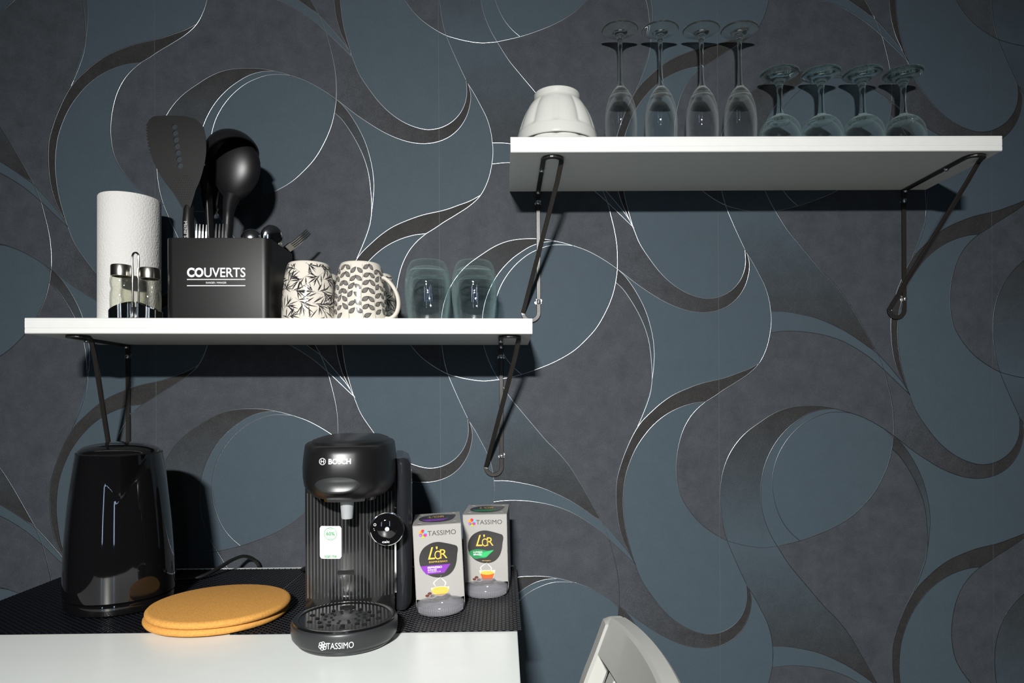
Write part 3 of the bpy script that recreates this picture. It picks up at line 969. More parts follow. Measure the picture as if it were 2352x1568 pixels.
# serving spoon, its domed back turned to the viewer
LY = -.104
t = thing('serving_spoon', 'black nylon serving spoon, domed back facing out, right of the spatula', 'spoon', (-.470, LY, bz + .004))
lz = lambda b: b - bz - .004
V, F = bowl_shell(.0520, .020, .0025)
V = [Vector((q[0] * .79, -(-q[2]) , q[1])) for q in V]      # mouth towards +y, dome towards -y
V = [Vector((q.x, q.y, q.z)) for q in V]
rotm = Matrix.Rotation(.12, 4, 'Y')
V = [Vector((q.x * (1 if q.z > 0 else 1 - .28 * (q.z / .0520) ** 2), q.y, q.z * (1 if q.z > 0 else 1.12))) for q in V]
V = [rotm @ q + Vector((.0115, .0, lz(1.6085))) for q in V]
mk('bowl', V, F, M_NYLON, t, smooth=True)
hp = [(.006, -.004, lz(1.563)), (.001, -.0035, lz(1.548)), (-.0020, -.002, lz(1.530)), (-.0045, 0, lz(1.505)), (-.007, 0, lz(1.48)), (-.010, 0, lz(1.42)), (-.012, 0, lz(1.352))]
mk('handle', *tube(catmull(hp, 4), [.0145 - .0056 * min(1, k / 8) for k in range(25)], 16), M_NYLON, t, smooth=True)

# ladle behind it
t = thing('ladle', 'large black ladle behind the serving spoon, its cup turned downwards', 'ladle', (-.495, -.115, bz + .004))
V, F = bowl_shell(.0458, .0458, .0026)
nrm = Vector((.459, -.30, -.832)).normalized()
q = nrm.to_track_quat('Z', 'Y').to_matrix().to_4x4()
V = [q @ Vector(v) + Vector((.0335, .0, lz(1.6250))) for v in V]
mk('cup', V, F, M_NYLON, t, smooth=True)
hp = [(-.0085, .012, lz(1.620)), (-.0085, .006, lz(1.60)), (-.0072, 0, lz(1.57)), (-.0055, 0, lz(1.53)), (-.004, 0, lz(1.49)), (-.002, 0, lz(1.42)), (0, 0, lz(1.352))]
V, F = sweep(catmull(hp, 4), [(1, -.45, 0)] * 25, .013, .0055)
mk('handle', V, F, M_NYLON, t)
# slotted spoon, only a ribbed strip of it shows
t = thing('slotted_spoon', 'dark ribbed spoon half hidden between spatula and ladle', 'spoon', (-.508, -.090, bz + .004))
V, F = plate([[tuple(p) for p in catmull([Vector(p) for p in [(-.018, lz(1.60)), (-.012, lz(1.618)), (0, lz(1.624)), (.010, lz(1.616)), (.014, lz(1.60)), (.012, lz(1.56)), (.006, lz(1.535)), (-.002, lz(1.528)), (-.009, lz(1.536)), (-.016, lz(1.56))]], 4, closed=True)]],
             lambda a, b: (a, -.001, b), lambda a, b: (a, .0015, b))
mk('blade', V, F, M_NYLON, t)
for k in range(7):
    zz = lz(1.542 + .0085 * k)
    mk('rib', *tube([(-.011, -.0018, zz), (.010, -.0018, zz)], .0014, 8), M_NYLONG, t, smooth=True)
mk('handle', *tube([(0, 0, lz(1.535)), (.001, 0, lz(1.45)), (.004, 0, lz(1.352))], .0045, 10), M_NYLON, t, smooth=True)

def fork(label, x, y, ztop, lean=(0, 0, 0), width=.0200):
    f = thing('fork', label, 'fork', (x, y, bz + .004), lean)
    H = ztop - bz - .004
    for k in range(4):
        xx = (k - 1.5) * width / 3.9
        w = width / 3.9 * .50
        V, F = [], []
        for zz, yy, ww in ((H, .0025, w * .45), (H - .012, .0005, w * .9), (H - .028, -.001, w), (H - .040, -.0005, w)):
            V += [(xx - ww / 2, yy - .0008, zz), (xx + ww / 2, yy - .0008, zz), (xx + ww / 2, yy + .0008, zz), (xx - ww / 2, yy + .0008, zz)]
        for i in range(3):
            for q in range(4):
                F.append((i * 4 + q, i * 4 + (q + 1) % 4, i * 4 + 4 + (q + 1) % 4, i * 4 + 4 + q))
        F += [(0, 1, 2, 3), (12, 13, 14, 15)]
        mk('tine', V, F, M_STEEL, f)
    pl = [(-width * .49, H - .038), (width * .49, H - .038), (width * .48, H - .052), (width * .3, H - .060), (.0035, H - .066), (.003, .05), (.006, .012), (.004, .002), (-.004, .002), (-.006, .012), (-.003, .05), (-.0035, H - .066), (-width * .3, H - .060), (-width * .48, H - .052)]
    mk('handle', *plate([pl], lambda a, b: (a, -.0010, b), lambda a, b: (a, .0010, b)), M_STEEL, f)
    return f
fork('steel fork standing in the box just right of the spatula handle', -.4965, -.163, 1.4985, (0, .02, .25), .0195)
fork('steel fork standing in the box below the serving spoon', -.4615, -.163, 1.4990, (0, 0, 0), .0215)
lf = fork('steel fork leaning out over the right side of the box', -.5000, -.082, bz + .204, (0, 0, 0), .0200)
lf.location.z = 1.385
lf.rotation_euler = (Matrix.Rotation(.925, 3, 'Y') @ Matrix.Rotation(1.25, 3, 'Z')).to_euler()

def spoon(label, x, y, ztop, lean, black=False):
    s = thing('spoon', label, 'spoon', (x, y, bz + .004), lean)
    H = ztop - bz - .004
    V, F = bowl_shell(.021, .007, .0011, 32, 8)
    V = [Vector((q[0] * .92, q[2], q[1] + H - .021)) if True else None for q in V]
    mk('bowl', V, F, M_CHROME, s, smooth=True)
    mk('handle', *plate([[(-.0035, H - .040), (.0035, H - .040), (.003, .05), (.0065, .012), (.004, .002), (-.004, .002), (-.0065, .012), (-.003, .05)]],
                        lambda a, b: (a, -.001, b), lambda a, b: (a, .001, b)), M_STEEL, s)
    return s
spoon('steel spoon showing over the right front corner of the box', -.4020, -.118, 1.5070, (.10, .04, .5))
spoon('steel spoon a little lower, left of the other in the box', -.4260, -.112, 1.5010, (.08, -.02, .25))
spoon('steel spoon at the back of the box, only its edge showing', -.3965, -.085, 1.514, (.0, .05, 1.35))

# ------------------------------------------------------------------ mugs, turned upside down
MUG_H = .0965
def mug_r(z):      # z measured from the shelf (rim) up to the base
    pts = [(0, .0437), (.02, .0436), (.045, .0422), (.07, .0388), (.085, .0352), (.0925, .0335), (.0965, .0315)]
    u = max(0, min(1, z / .0965))
    return .0437 - .0095 * u ** 2.4 - .0016 * u ** 9
def mug_body():
    out = [(mug_r(MUG_H * k / 40), MUG_H * k / 40) for k in range(38)]
    out[0] = (.0425, 0)
    out.insert(1, (.0434, .0012))
    out += [(.0335, .0935), (.0325, .0955), (.0312, .0963), (.029, .0960), (.0275, .0945), (0, .0945)]
    inn = [(0, .0905), (.030, .0905), (.0325, .087)] + [(mug_r(z) - .0034, z) for z in (.08, .065, .045, .02, .0015)] + [(.0412, .0002), (.0425, 0)]
    return lathe(out + inn, 72)
def on_mug(s, z, lift=.00025):
    r = mug_r(max(0, min(MUG_H, z)))
    a = -PI / 2 + s / .0405
    return ((r + lift) * math.cos(a), (r + lift) * math.sin(a), z)
def leaf2d(cx, cz, ang, L, W, n=7):
    up = [(L * (k / n), W * math.sin(PI * (k / n) ** .8)) for k in range(n + 1)]
    pts = up + [(a, -b) for a, b in up[-2:0:-1]]
    c, s = math.cos(ang), math.sin(ang)
    return [(cx + a * c - b * s, cz + a * s + b * c) for a, b in pts]
def add_leaf(store, cx, cz, ang, L, W, lift):
    V, F = store
    pts = leaf2d(cx, cz, ang, L, W)
    if min(p[1] for p in pts) < .001 or max(p[1] for p in pts) > .0925:
        return
    k = len(V)
    mid = (cx + L * .5 * math.cos(ang), cz + L * .5 * math.sin(ang))
    V.append(on_mug(*mid, lift + .0001))
    for p in pts:
        V.append(on_mug(*p, lift))
    n = len(pts)
    for i in range(n):
        F.append((k, k + 1 + i, k + 1 + (i + 1) % n))
def add_stroke(store, pts, w, lift):
    V, F = store
    pts = [p for p in pts if .0006 < p[1] < .0932]
    if len(pts) < 2:
        return
    k = len(V)
    for i, p in enumerate(pts):
        a = pts[max(i - 1, 0)]; b = pts[min(i + 1, len(pts) - 1)]
        d = math.hypot(b[0] - a[0], b[1] - a[1]) or 1
        nx, nz = -(b[1] - a[1]) / d * w / 2, (b[0] - a[0]) / d * w / 2
        V.append(on_mug(p[0] + nx, p[1] + nz, lift)); V.append(on_mug(p[0] - nx, p[1] - nz, lift))
    for i in range(len(pts) - 1):
        F.append((k + 2 * i, k + 2 * i + 1, k + 2 * i + 3, k + 2 * i + 2))

def mug_handle(t, ang):
    c, s = math.cos(ang), math.sin(ang)
    pts = [(.0385, .0735), (.0445, .0700), (.0530, .0615), (.0605, .0490), (.0645, .0350), (.0640, .0215), (.0585, .0105), (.0500, .0052), (.0415, .0060)]
    dense = catmull([Vector((r, z)) for r, z in pts], 5)
    path = [(p.x * c, p.x * s, p.y) for p in dense]
    V, F = tube(path, 1.0, 14)
    # flattened oval section: wide across, thin in the bow direction
    V2 = []
    m = 14
    for i, p in enumerate(path):
        a = Vector(path[max(i - 1, 0)]); b = Vector(path[min(i + 1, len(path) - 1)])
        tt = (b - a).normalized(); side = Vector((-s, c, 0)); nn = tt.cross(side).normalized()
        for k in range(m):
            al = 2 * PI * k / m
            V2.append(Vector(p) + side * math.cos(al) * .0055 + nn * math.sin(al) * .0034)
    mk('handle', V2, F, M_CREAM, t, smooth=True)

def mug(label, x, y, pattern, seed, handle_ang):
    t = thing('mug', label, 'mug', (x, y, zl(x) + .0002))
    mk('body', *mug_body(), M_CREAM, t, smooth=True)
    rnd = random.Random(seed)
    dark, grey = ([], []), ([], [])
    L = 2 * PI * .0405
    if pattern == 'leaf':
        ns = 12
        for i in range(ns):
            s0 = -L / 2 + (i + .5) * L / ns
            ph = rnd.uniform(0, 6)
            wav = lambda z: s0 + .0016 * math.sin(z * 80 + ph)
            add_stroke(dark, [(wav(z), z) for z in [.001 + .0922 * k / 30 for k in range(31)]], .0004, .0002)
            zz = .003 + (.0060 if i % 2 else 0)
            side = 1
            while zz < .086:
                sx = wav(zz)
                ang = PI / 2 - side * rnd.uniform(.55, 1.05)
                ll = rnd.uniform(.0125, .0150)
                sx += .0008 * side
                add_leaf(dark, sx, zz, ang, ll, .0037, .0003)
                c_, s_ = math.cos(ang), math.sin(ang)
                add_leaf(grey, sx + .0009 * c_, zz + .0009 * s_, ang, ll - .0022, .0029, .0004)
                for q in (-.45, 0, .45):
                    e = [(sx + c_ * ll * u - s_ * q * .0036 * math.sin(PI * u), zz + s_ * ll * u + c_ * q * .0036 * math.sin(PI * u)) for u in (.1, .4, .65, .9)]
                    add_stroke(dark, e, .00028, .00058)
                zz += .0066
                side = -side
    else:
        fronds = []
        for i in range(11):
            for j in range(5):
                s0 = -L / 2 + (i + .5 * (j % 2) + rnd.uniform(-.25, .25)) * L / 11
                fronds.append((s0, .004 + j * .021 + rnd.uniform(-.005, .005), rnd.uniform(0, 2 * PI)))
        for s0, z0, a0 in fronds:
            add_stroke(grey, [(s0 - math.cos(a0) * u, z0 - math.sin(a0) * u) for u in (0, .008, .017)], .0005, .0002)
            nb = rnd.randint(7, 9)
            for k in range(nb):
                a = a0 + (k - (nb - 1) / 2) * .33 + rnd.uniform(-.1, .1)
                ll = rnd.uniform(.014, .021)
                w_ = rnd.uniform(.0006, .0010)
                st = .0015 * k if k % 2 else 0
                cx_, cz_ = s0 - math.cos(a0) * st, z0 - math.sin(a0) * st
                m_ = 0
                # clip blades at the rim and the base edge instead of dropping them
                while m_ < 6 and not (.0012 < cz_ + ll * math.sin(a) < .0915):
                    ll *= .75; m_ += 1
                add_leaf(dark, cx_ + .001 * math.cos(a), cz_ + .001 * math.sin(a), a, ll, w_, .0003 + .00003 * k)
                if k % 2:
                    add_stroke(grey, [(cx_ + math.cos(a + .12) * u, cz_ + math.sin(a + .12) * u) for u in (.002, .007, ll * .8)], .0009, .00022)
    mk('printed_pattern', dark[0], dark[1], M_INK, t)
    mk('printed_shading', grey[0], grey[1], M_INKG, t)
    mug_handle(t, handle_ang)
    return t
mug('cream upturned mug with black palm fronds, in front beside the cutlery box', -.3238, -.146, 'palm', 3, 2.3)
mug('cream upturned mug with grey leaf sprigs and handle to the right, in front', -.2378, -.146, 'leaf', 5, -.12)
mug('cream upturned leaf-sprig mug standing behind the palm-frond mug', -.3330, -.0505, 'leaf', 8, 2.6)
mug('cream upturned palm-frond mug standing behind the leaf-sprig mug', -.2345, -.0505, 'palm', 11, 1.9)

# ------------------------------------------------------------------ glasses
GLASS_PROTO = {}
def glass(name, label, cat, parts, loc, group, rot=(0, 0, 0)):
    if name in GLASS_PROTO:
        return copy_tree(GLASS_PROTO[name], loc, rot, label)
    t = thing(name, label, cat, loc, rot, group)
    for pn, prof, matl in parts:
        mk(pn, *lathe(prof, 64), matl, t, smooth=True, sharp=70)
    GLASS_PROTO[name] = t
    return t
def dens(a, n=3):
    return [(max(p.x, 0) if p.x > 1e-5 else 0, p.y) for p in catmull([Vector(v) for v in a], n)]
tum_out = [(.0308, 0), (.0318, .0006), (.0340, .012), (.0368, .030), (.0385, .047), (.0388, .060), (.0380, .073), (.0357, .086), (.0322, .097), (.0290, .1025), (.0255, .1050), (.018, .1045), (.0, .1035)]
tum_in = [(0, .0945), (.014, .0948), (.024, .0935), (.0312, .088), (.0348, .079), (.0366, .067), (.0372, .056), (.0368, .045), (.0352, .030), (.0325, .012), (.0302, .0006), (.0308, 0)]
tum_parts = [('wall', dens(tum_out[:8]) + [(.0350, .0855)] + dens(tum_in[3:])[:-1] + [(.0308, 0)], M_THINB),
             ('thick_base', dens(tum_out[7:]) + dens(tum_in[:4]) + [(.0357, .086)], M_THINB)]
for x, y, lab in ((-.1275, -.130, 'upturned clear tumbler in front, next to the leaf-sprig mug'), (-.0485, -.130, 'upturned clear tumbler in front at the right end of the lower shelf'),
                  (-.1345, -.044, 'upturned clear tumbler seen through the front one beside the mugs'), (-.0500, -.044, 'upturned clear tumbler seen through the rightmost front tumbler')):
    glass('tumbler', lab, 'glass', tum_parts, (x, y, zl(x) + .0002), 'tumblers on the lower shelf')

fl_out = [(.0232, 0), (.0238, .0008), (.0262, .025), (.0286, .055), (.0296, .078), (.0290, .098), (.0262, .117), (.0205, .134), (.0135, .1455), (.0072, .153), (.0048, .160), (.0041, .175), (.0036, .195), (.0038, .220), (.0046, .236), (.0066, .2440), (.0105, .2482), (.0180, .2520), (.0270, .2550), (.0330, .2568), (.0336, .2578), (.0330, .2585), (.022, .2578), (.010, .2560), (0, .2548)]
fl_in = [(0, .1455), (.0060, .1430), (.0125, .1350), (.0192, .1240), (.0249, .1090), (.0278, .0950), (.0284, .078), (.0274, .055), (.0250, .025), (.0226, .0008), (.0232, 0)]
fl_parts = [('bowl', dens(fl_out[:8]) + dens(fl_in[2:])[:-1] + [(.0232, 0)], M_THIN),
            ('foot_and_stem', [(0, .1400), (.0100, .1395), (.0165, .1375)] + dens(fl_out[7:]), M_GLASS)]
names = ['leftmost of the four, next to the white bowls', 'second from the white bowls', 'third from the white bowls', 'next to the round wine glasses']
for x, nm in zip((.2190, .2935, .3697, .4405), names):
    glass('champagne_flute', 'upturned tall champagne flute, ' + nm, 'glass', fl_parts, (x, -.0425, zu_(x) + .0002), 'champagne flutes on the upper shelf', (0, -SH_U['t'], 0))
wi_out = [(.0300, 0), (.0306, .0008), (.0340, .018), (.0372, .038), (.0382, .052), (.0372, .066), (.0330, .079), (.0255, .0895), (.0160, .0960), (.0088, .1000), (.0062, .1050), (.0052, .118), (.0047, .134), (.0052, .148), (.0068, .1560), (.0110, .1620), (.0190, .1680), (.0280, .1725), (.0340, .1752), (.0347, .1768), (.0338, .1782), (.024, .1772), (.012, .1750), (0, .1735)]
wi_in = [(0, .0915), (.0100, .0895), (.0190, .0845), (.0275, .0760), (.0335, .0650), (.0362, .0540), (.0360, .040), (.0327, .018), (.0294, .0008), (.0300, 0)]
wi_parts = [('bowl', dens(wi_out[:8]) + dens(wi_in[2:])[:-1] + [(.0300, 0)], M_THINB),
            ('foot_and_stem', [(0, .0880), (.0120, .0878), (.0215, .0868)] + dens(wi_out[7:]), M_GLASSB)]
names = ['leftmost, beside the flutes', 'second from the flutes', 'third from the flutes', 'rightmost on the shelf']
for x, nm in zip((.5142, .5918, .6690, .7458), names):
    glass('wine_glass', 'upturned short round wine glass, ' + nm, 'glass', wi_parts, (x, -.0425, zu_(x) + .0002), 'wine glasses on the upper shelf', (0, -SH_U['t'], 0))

# ------------------------------------------------------------------ stacked bowls, upside down
BOWL_N = 10
def bowl_mod(a, z):
    if z < .020 or z > .0785:
        return 1.0
    e = min(1, (z - .020) / .006, (.0785 - z) / .01)
    c = abs(math.cos(a * BOWL_N / 2 + .5))
    return 1 - e * .070 * (1 - c ** .55)
bo = [(.0700, 0), (.0712, .001), (.0714, .006), (.0706, .012), (.0694, .0185), (.0686, .0205), (.0682, .0225), (.0674, .027), (.0655, .034), (.0625, .043), (.0585, .053), (.0535, .063), (.0480, .071), (.0430, .0765), (.0408, .0785), (.0402, .080), (.0406, .0885), (.0400, .0905), (.0385, .0910), (.0365, .0900), (.0360, .084), (0, .082)]
bi = [(0, .0765), (.030, .0755), (.042, .070), (.050, .061), (.057, .048), (.0625, .033), (.0655, .020), (.0675, .006), (.0685, .0008), (.0700, 0)]
bp = [(max(0, p.x), p.y) for p in catmull([Vector(v) for v in bo], 3)] + [(max(0, p.x), p.y) for p in catmull([Vector(v) for v in bi], 2)][:-1] + [(.0700, 0)]
V, F = lathe(bp, 144, bowl_mod)
x = .0968
b1 = mk('bowl', V, F, M_WHITECER, None, smooth=True, loc=(x, -.090, zu_(x) + .0002), sharp=80)
tag(b1, 'lower white fluted bowl of the upturned pair, mostly covered by the other', 'bowl', 'white fluted bowls')
b2 = b1.copy(); COL.objects.link(b2)
b2.location = (x, -.090, zu_(x) + .0245)
tag(b2, 'upper white fluted bowl turned upside down at the left end of the upper shelf', 'bowl', 'white fluted bowls')

# ------------------------------------------------------------------ kettle
KA = math.atan2(.49, .87)
KX, KY = -.5935, -.222
kt = thing('electric_kettle', 'glossy black electric kettle with pointed spout on its round base', 'kettle', (KX, KY, MZ), (0, 0, KA))
# local frame: -y is the spout side, x across
def kring(ax, ay, z, e=2.3, n=180):
    return [(p[0], p[1], z) for p in superellipse(ax, ay, e, n)]
mk('power_base', *loft([kring(.0725, .0985, .0002), kring(.0745, .1005, .002), kring(.0755, .1010, .010), kring(.0748, .1000, .0155), kring(.0720, .0970, .0170)]), M_GLOSSBLACK, kt, smooth=True)
BODY_H = .2265
def kdim(z):
    u = (z - .018) / (BODY_H - .018)
    ax = .0765 - .0020 * u - .0160 * u ** 2.0
    ay = .0990 - .0040 * u - .0165 * u ** 2.0
    return ax, ay
rings = [kring(.0725, .0955, .0172)]
for k in range(49):
    z = .0185 + (BODY_H - .0185) * k / 48
    ax, ay = kdim(z)
    pts = kring(ax, ay, z)
    # pointed spout: a beak growing out of the front near the top
    out = []
    for (px_, py_, pz_) in pts:
        w = max(0.0, (z - .160) / (BODY_H - .160))
        if py_ < 0 and w > 0:
            half = .034 * w + .001
            if abs(px_) < half:
                py_ -= .020 * w * (1 - abs(px_) / half)
        out.append((px_, py_, pz_))
    rings.append(out)
mk('body', *loft(rings), M_GLOSSBLACK, kt, smooth=True, sharp=28)
ax, ay = kdim(BODY_H)
lid = []
for k in range(9):
    u = k / 8
    s = math.cos(PI / 2 * u * .97)
    lid.append(kring((ax - .0015) * s, (ay - .0015) * s, BODY_H + .0005 + .0165 * math.sin(PI / 2 * u)))
ld_ = mk('lid', *loft(lid), M_GLOSSBLACK, kt, smooth=True)
mk('rim_ring', *loft([kring(ax, ay, BODY_H), kring(ax + .0004, ay + .0004, BODY_H + .001), kring(ax - .002, ay - .002, BODY_H + .0018)], cap_top=False, cap_bottom=False), M_SATINBLACK, kt, smooth=True)
hp = catmull([Vector(p) for p in [(0, .078, .214), (0, .108, .214), (0, .128, .195), (0, .130, .15), (0, .118, .085), (0, .098, .05), (0, .092, .035)]], 5)
mk('handle', *tube(hp, .012, 14), M_GLOSSBLACK, kt, smooth=True)

cable_pts = [(-.5560, -.1290, MZ + .0045), (-.543, -.124, MZ + .004), (-.520, -.115, MZ + .006), (-.500, -.090, MZ + .014), (-.487, -.060, MZ + .022), (-.474, -.036, MZ + .0235), (-.462, -.022, MZ + .014), (-.456, -.010, MZ - .004), (-.456, -.008, .80), (-.456, -.008, .55)]
tag(mk('kettle_cable', *tube(catmull([Vector(p) for p in cable_pts], 6), .0033, 10), M_CABLE, None, smooth=True), 'black power cable arching from the kettle to the wall', 'cable')
cable_pts = [(-.285, -.085, MZ + .012), (-.325, -.080, MZ + .0105), (-.352, -.074, MZ + .008), (-.362, -.060, MZ + .004), (-.352, -.035, MZ + .004), (-.340, -.010, MZ - .002), (-.340, -.008, .80), (-.340, -.008, .55)]
tag(mk('machine_cable', *tube(catmull([Vector(p) for p in cable_pts], 6), .0035, 10), M_CABLE, None, smooth=True), 'black power cable behind the coffee machine, on its left side', 'cable')

# ------------------------------------------------------------------ cork trivets
def trivet(label, x, y, z, tilt):
    V, F = lathe([(0, 0), (.0905, 0), (.0938, .0012), (.0955, .0042), (.0952, .0068), (.0930, .0092), (.0895, .0100), (0, .0100)], 96)
    o = mk('cork_trivet', V, F, M_CORK, None, smooth=True, loc=(x, y, z), rot=tilt, sharp=60)
    return tag(o, label, 'trivet', 'cork trivets')
trivet('lower of two round cork trivets lying on the mats', -.4070, -.3105, MZ, (0, 0, 0))
trivet('upper of two round cork trivets, stacked slightly askew', -.4035, -.3120, MZ + .0103, (.004, -.004, .6))

# ------------------------------------------------------------------ coffee machine
CO = Vector((-.2135, -.345, MZ))
cm = thing('coffee_machine', 'black capsule coffee machine with round drip tray and dial', 'coffee machine', CO, (0, 0, math.radians(8.5)))
TC = -.0735     # tray centre in front of the column
V, F = lathe([(0, -.0020), (.052, -.0020), (.0570, .000), (.0590, .0022), (.0592, .0042), (.0618, .0055), (.0648, .0095), (.0660, .0165), (.0660, .0255), (.0648, .0280), (.0640, .0285), (0, .0285)], 96)
base = mk('tray_base', [(a, b + TC, c) for a, b, c in V], F, M_DARKGREY, cm, smooth=True)
V, F = lathe([(.0642, .0283), (.0636, .0305), (.0600, .0312), (.0565, .0300), (.0560, .0293), (.0300, .0285), (0, .0283)], 96)
tray = mk('drip_grid', [(a, b + TC, c) for a, b, c in V], F, mat('tray_black_plastic', (0.005, 0.005, 0.0055), 0.16), cm, smooth=True)
V, F = [], []
rnd = random.Random(2)
for ring, (rr, n, rh) in enumerate(((.017, 10, .0016), (.025, 12, .0020), (.034, 12, .0026), (.044, 10, .0032))):
    for k in range(n):
        a = 2 * PI * (k + .5 * (ring % 2)) / n
        hx_, hy_ = rr * math.cos(a), rr * math.sin(a)
        if hy_ > .030:
            continue
        v, f = lathe([(0, .0003), (rh, .0003), (rh, -.0004)], 12)
        V, F = join((V, F), ([(p[0] + hx_, p[1] + hy_ + TC, p[2] + .0290 + .0003 * (rr / .03)) for p in v], f))
mk('drain_holes', V, F, M_HOLE, tray)
v, f = lathe([(0, .0300), (.0090, .0300), (.0100, .0296), (.0100, .0285)], 28)
mk('drain_slot', [(p[0], p[1] * .8 + TC + .0405, p[2]) for p in v], f, M_HOLE, tray)

def col_front(x_):        # convex front panel of the column
    return .0015 + .020 * (abs(x_) / .0612) ** 2.4
def column_ring(z, s=1.0):
    pts = []
    for k in range(25):
        x_ = -.0612 + .1224 * k / 24
        pts.append((x_ * s, col_front(x_) * 1.0, z))
    pts += [(.0612 * s, .060, z), (.0605 * s, .17, z), (.050 * s, .212, z), (0, .222, z), (-.050 * s, .212, z), (-.0605 * s, .17, z), (-.0612 * s, .060, z)]
    return pts
mk('column', *loft([column_ring(.0005), column_ring(.06), column_ring(.12), column_ring(.178), column_ring(.236, .985), column_ring(.243, .955)]), M_PANEL, cm, smooth=True, sharp=50)
V, F = [], []
nr = 25
for k in range(nr):
    x_ = -.0575 + .115 * k / (nr - 1)
    w = .00085
    yf = col_front(x_)
    z0, z1 = .030, .176
    if abs(x_ + .0052) < .013:     # ribs stop at the slot
        v, f = join(box(x_ - w, x_ + w, yf - .0008, yf + .001, z0, .0635), box(x_ - w, x_ + w, yf - .0008, yf + .001, .0715, z1))
    else:
        v, f = box(x_ - w, x_ + w, yf - .0008, yf + .001, z0, z1)
    V, F = join((V, F), (v, f))
mk('panel_ribs', V, F, M_RIB, cm)
PF = lambda a, b: (a, col_front(a) - .0012, b)
V, F = plate([roundrect(-.0165, .0065, .0645, .0700, .0026, 5)], lambda a, b: (a, col_front(a) - .0012, b), lambda a, b: (a, col_front(a) + .001, b))
mk('level_slot', V, F, M_HOLE, cm)

# brewing head: barrel-shaped, overhanging the tray
def head_ring(hw, fy, z, e=2.6, back=.205):
    cy = (back + fy) / 2; hd_ = (back - fy) / 2
    pts = []
    for k in range(72):
        a = 2 * PI * k / 72
        c, s = math.cos(a), math.sin(a)
        ee = 3.6 if s > 0 else 3.0
        pts.append((hw * math.copysign(abs(c) ** (2 / ee), c), cy + hd_ * math.copysign(abs(s) ** (2 / 2.2), s), z))
    return pts
H0 = .1755
hr = [(.0500, -.056, H0), (.0545, -.068, H0 + .002), (.0580, -.0765, H0 + .0065), (.0630, -.0825, H0 + .014), (.0645, -.0860, H0 + .026), (.0647, -.0868, H0 + .038), (.0640, -.0858, H0 + .050), (.0628, -.0835, H0 + .060), (.0618, -.0810, H0 + .0680), (.0600, -.0780, H0 + .0700)]
mk('brewing_head', *loft([head_ring(a, b, c) for a, b, c in hr]), M_SATINBLACK, cm, smooth=True, sharp=60)
mk('top_lid', *loft([head_ring(.054, -.068, H0 + .0698), head_ring(.053, -.066, H0 + .0735), head_ring(.045, -.052, H0 + .0760)]), M_SATINBLACK, cm, smooth=True)
mk('head_underside', *loft([head_ring(.040, -.048, H0 - .0045, back=.06), head_ring(.042, -.050, H0 + .001, back=.06)]), M_GLOSSBLACK, cm, smooth=True)
def head_y(x_, z):     # front surface of the head
    for (a, b, c), (a2, b2, c2) in zip(hr, hr[1:]):
        if c <= z <= c2:
            u = (z - c) / (c2 - c)
            hw, fy = a + (a2 - a) * u, b + (b2 - b) * u
            break
    else:
        hw, fy = hr[5][0], hr[5][1]
    cy, hd_ = (.205 + fy) / 2, (.205 - fy) / 2
    c = min(1, abs(x_ / hw)) ** 1.5       # |cos|^(2/3) = x/hw
    return cy - hd_ * (max(0, 1 - c * c) ** .5) ** (2 / 2.2)
HF = lambda a, b: (a, head_y(a, b) - .0006, b)
gz = H0 + .0215
# oval finger grip: outward wedge shaped to shine like a scoop's lower lip
V, F = [], []
n, m = 48, 10
for j in range(m + 1):
    r = j / m
    for k in range(n):
        a = 2 * PI * k / n
        ex, ez = .0285 * r * math.cos(a), .0108 * r * math.sin(a)
        dz = 0
        y0 = head_y(ex - .008, gz + ez)
        lift = .0004 + .0080 * (.5 - .5 * ez / .0108) ** 2.2 * min(1, (1 - r) * 9)
        V.append((ex - .008, y0 - max(lift, .0002), gz + ez))
for j in range(m):
    for k in range(n):
        F.append((j * n + k, j * n + (k + 1) % n, (j + 1) * n + (k + 1) % n, (j + 1) * n + k))
mk('finger_grip', V, F, M_DARKGREY, cm, smooth=True, sharp=80)
lzc = H0 + .0520
text('lettering', 'BOSCH', M_WHITEPRINT, cm, HF, -.0185, .0090, lzc - .0034, lzc + .0034, bold=.028)
def ring_strip(cx, cz, r0, r1, n=28):
    a, b = circle2d(cx, cz, r1, n), circle2d(cx, cz, r0, n)
    return a, b
a, b = ring_strip(-.0262, lzc, .0036, .0043)
V, F = join(poly_fill([a, b], HF), poly_fill([roundrect(-.0288, -.0236, lzc - .0004, lzc + .0004, .0003, 2)], HF),
            poly_fill([[(-.0280, lzc - .0024), (-.0274, lzc - .0026), (-.0274, lzc + .0026), (-.0280, lzc + .0024)]], HF),
            poly_fill([[(-.0250, lzc - .0026), (-.0244, lzc - .0024), (-.0244, lzc + .0024), (-.0250, lzc + .0026)]], HF))
mk('emblem', V, F, M_WHITEPRINT, cm)
# spout nozzle
V, F = lathe([(.0062, -.0245), (.0070, -.0250), (.0076, -.0235), (.0090, -.004), (.0094, 0), (.0082, 0), (.0076, -.004), (.0062, -.0245)], 32)
mk('spout_nozzle', [(p[0], p[1] - .034, p[2] + H0 - .003) for p in V], F, M_FROST, cm, smooth=True)

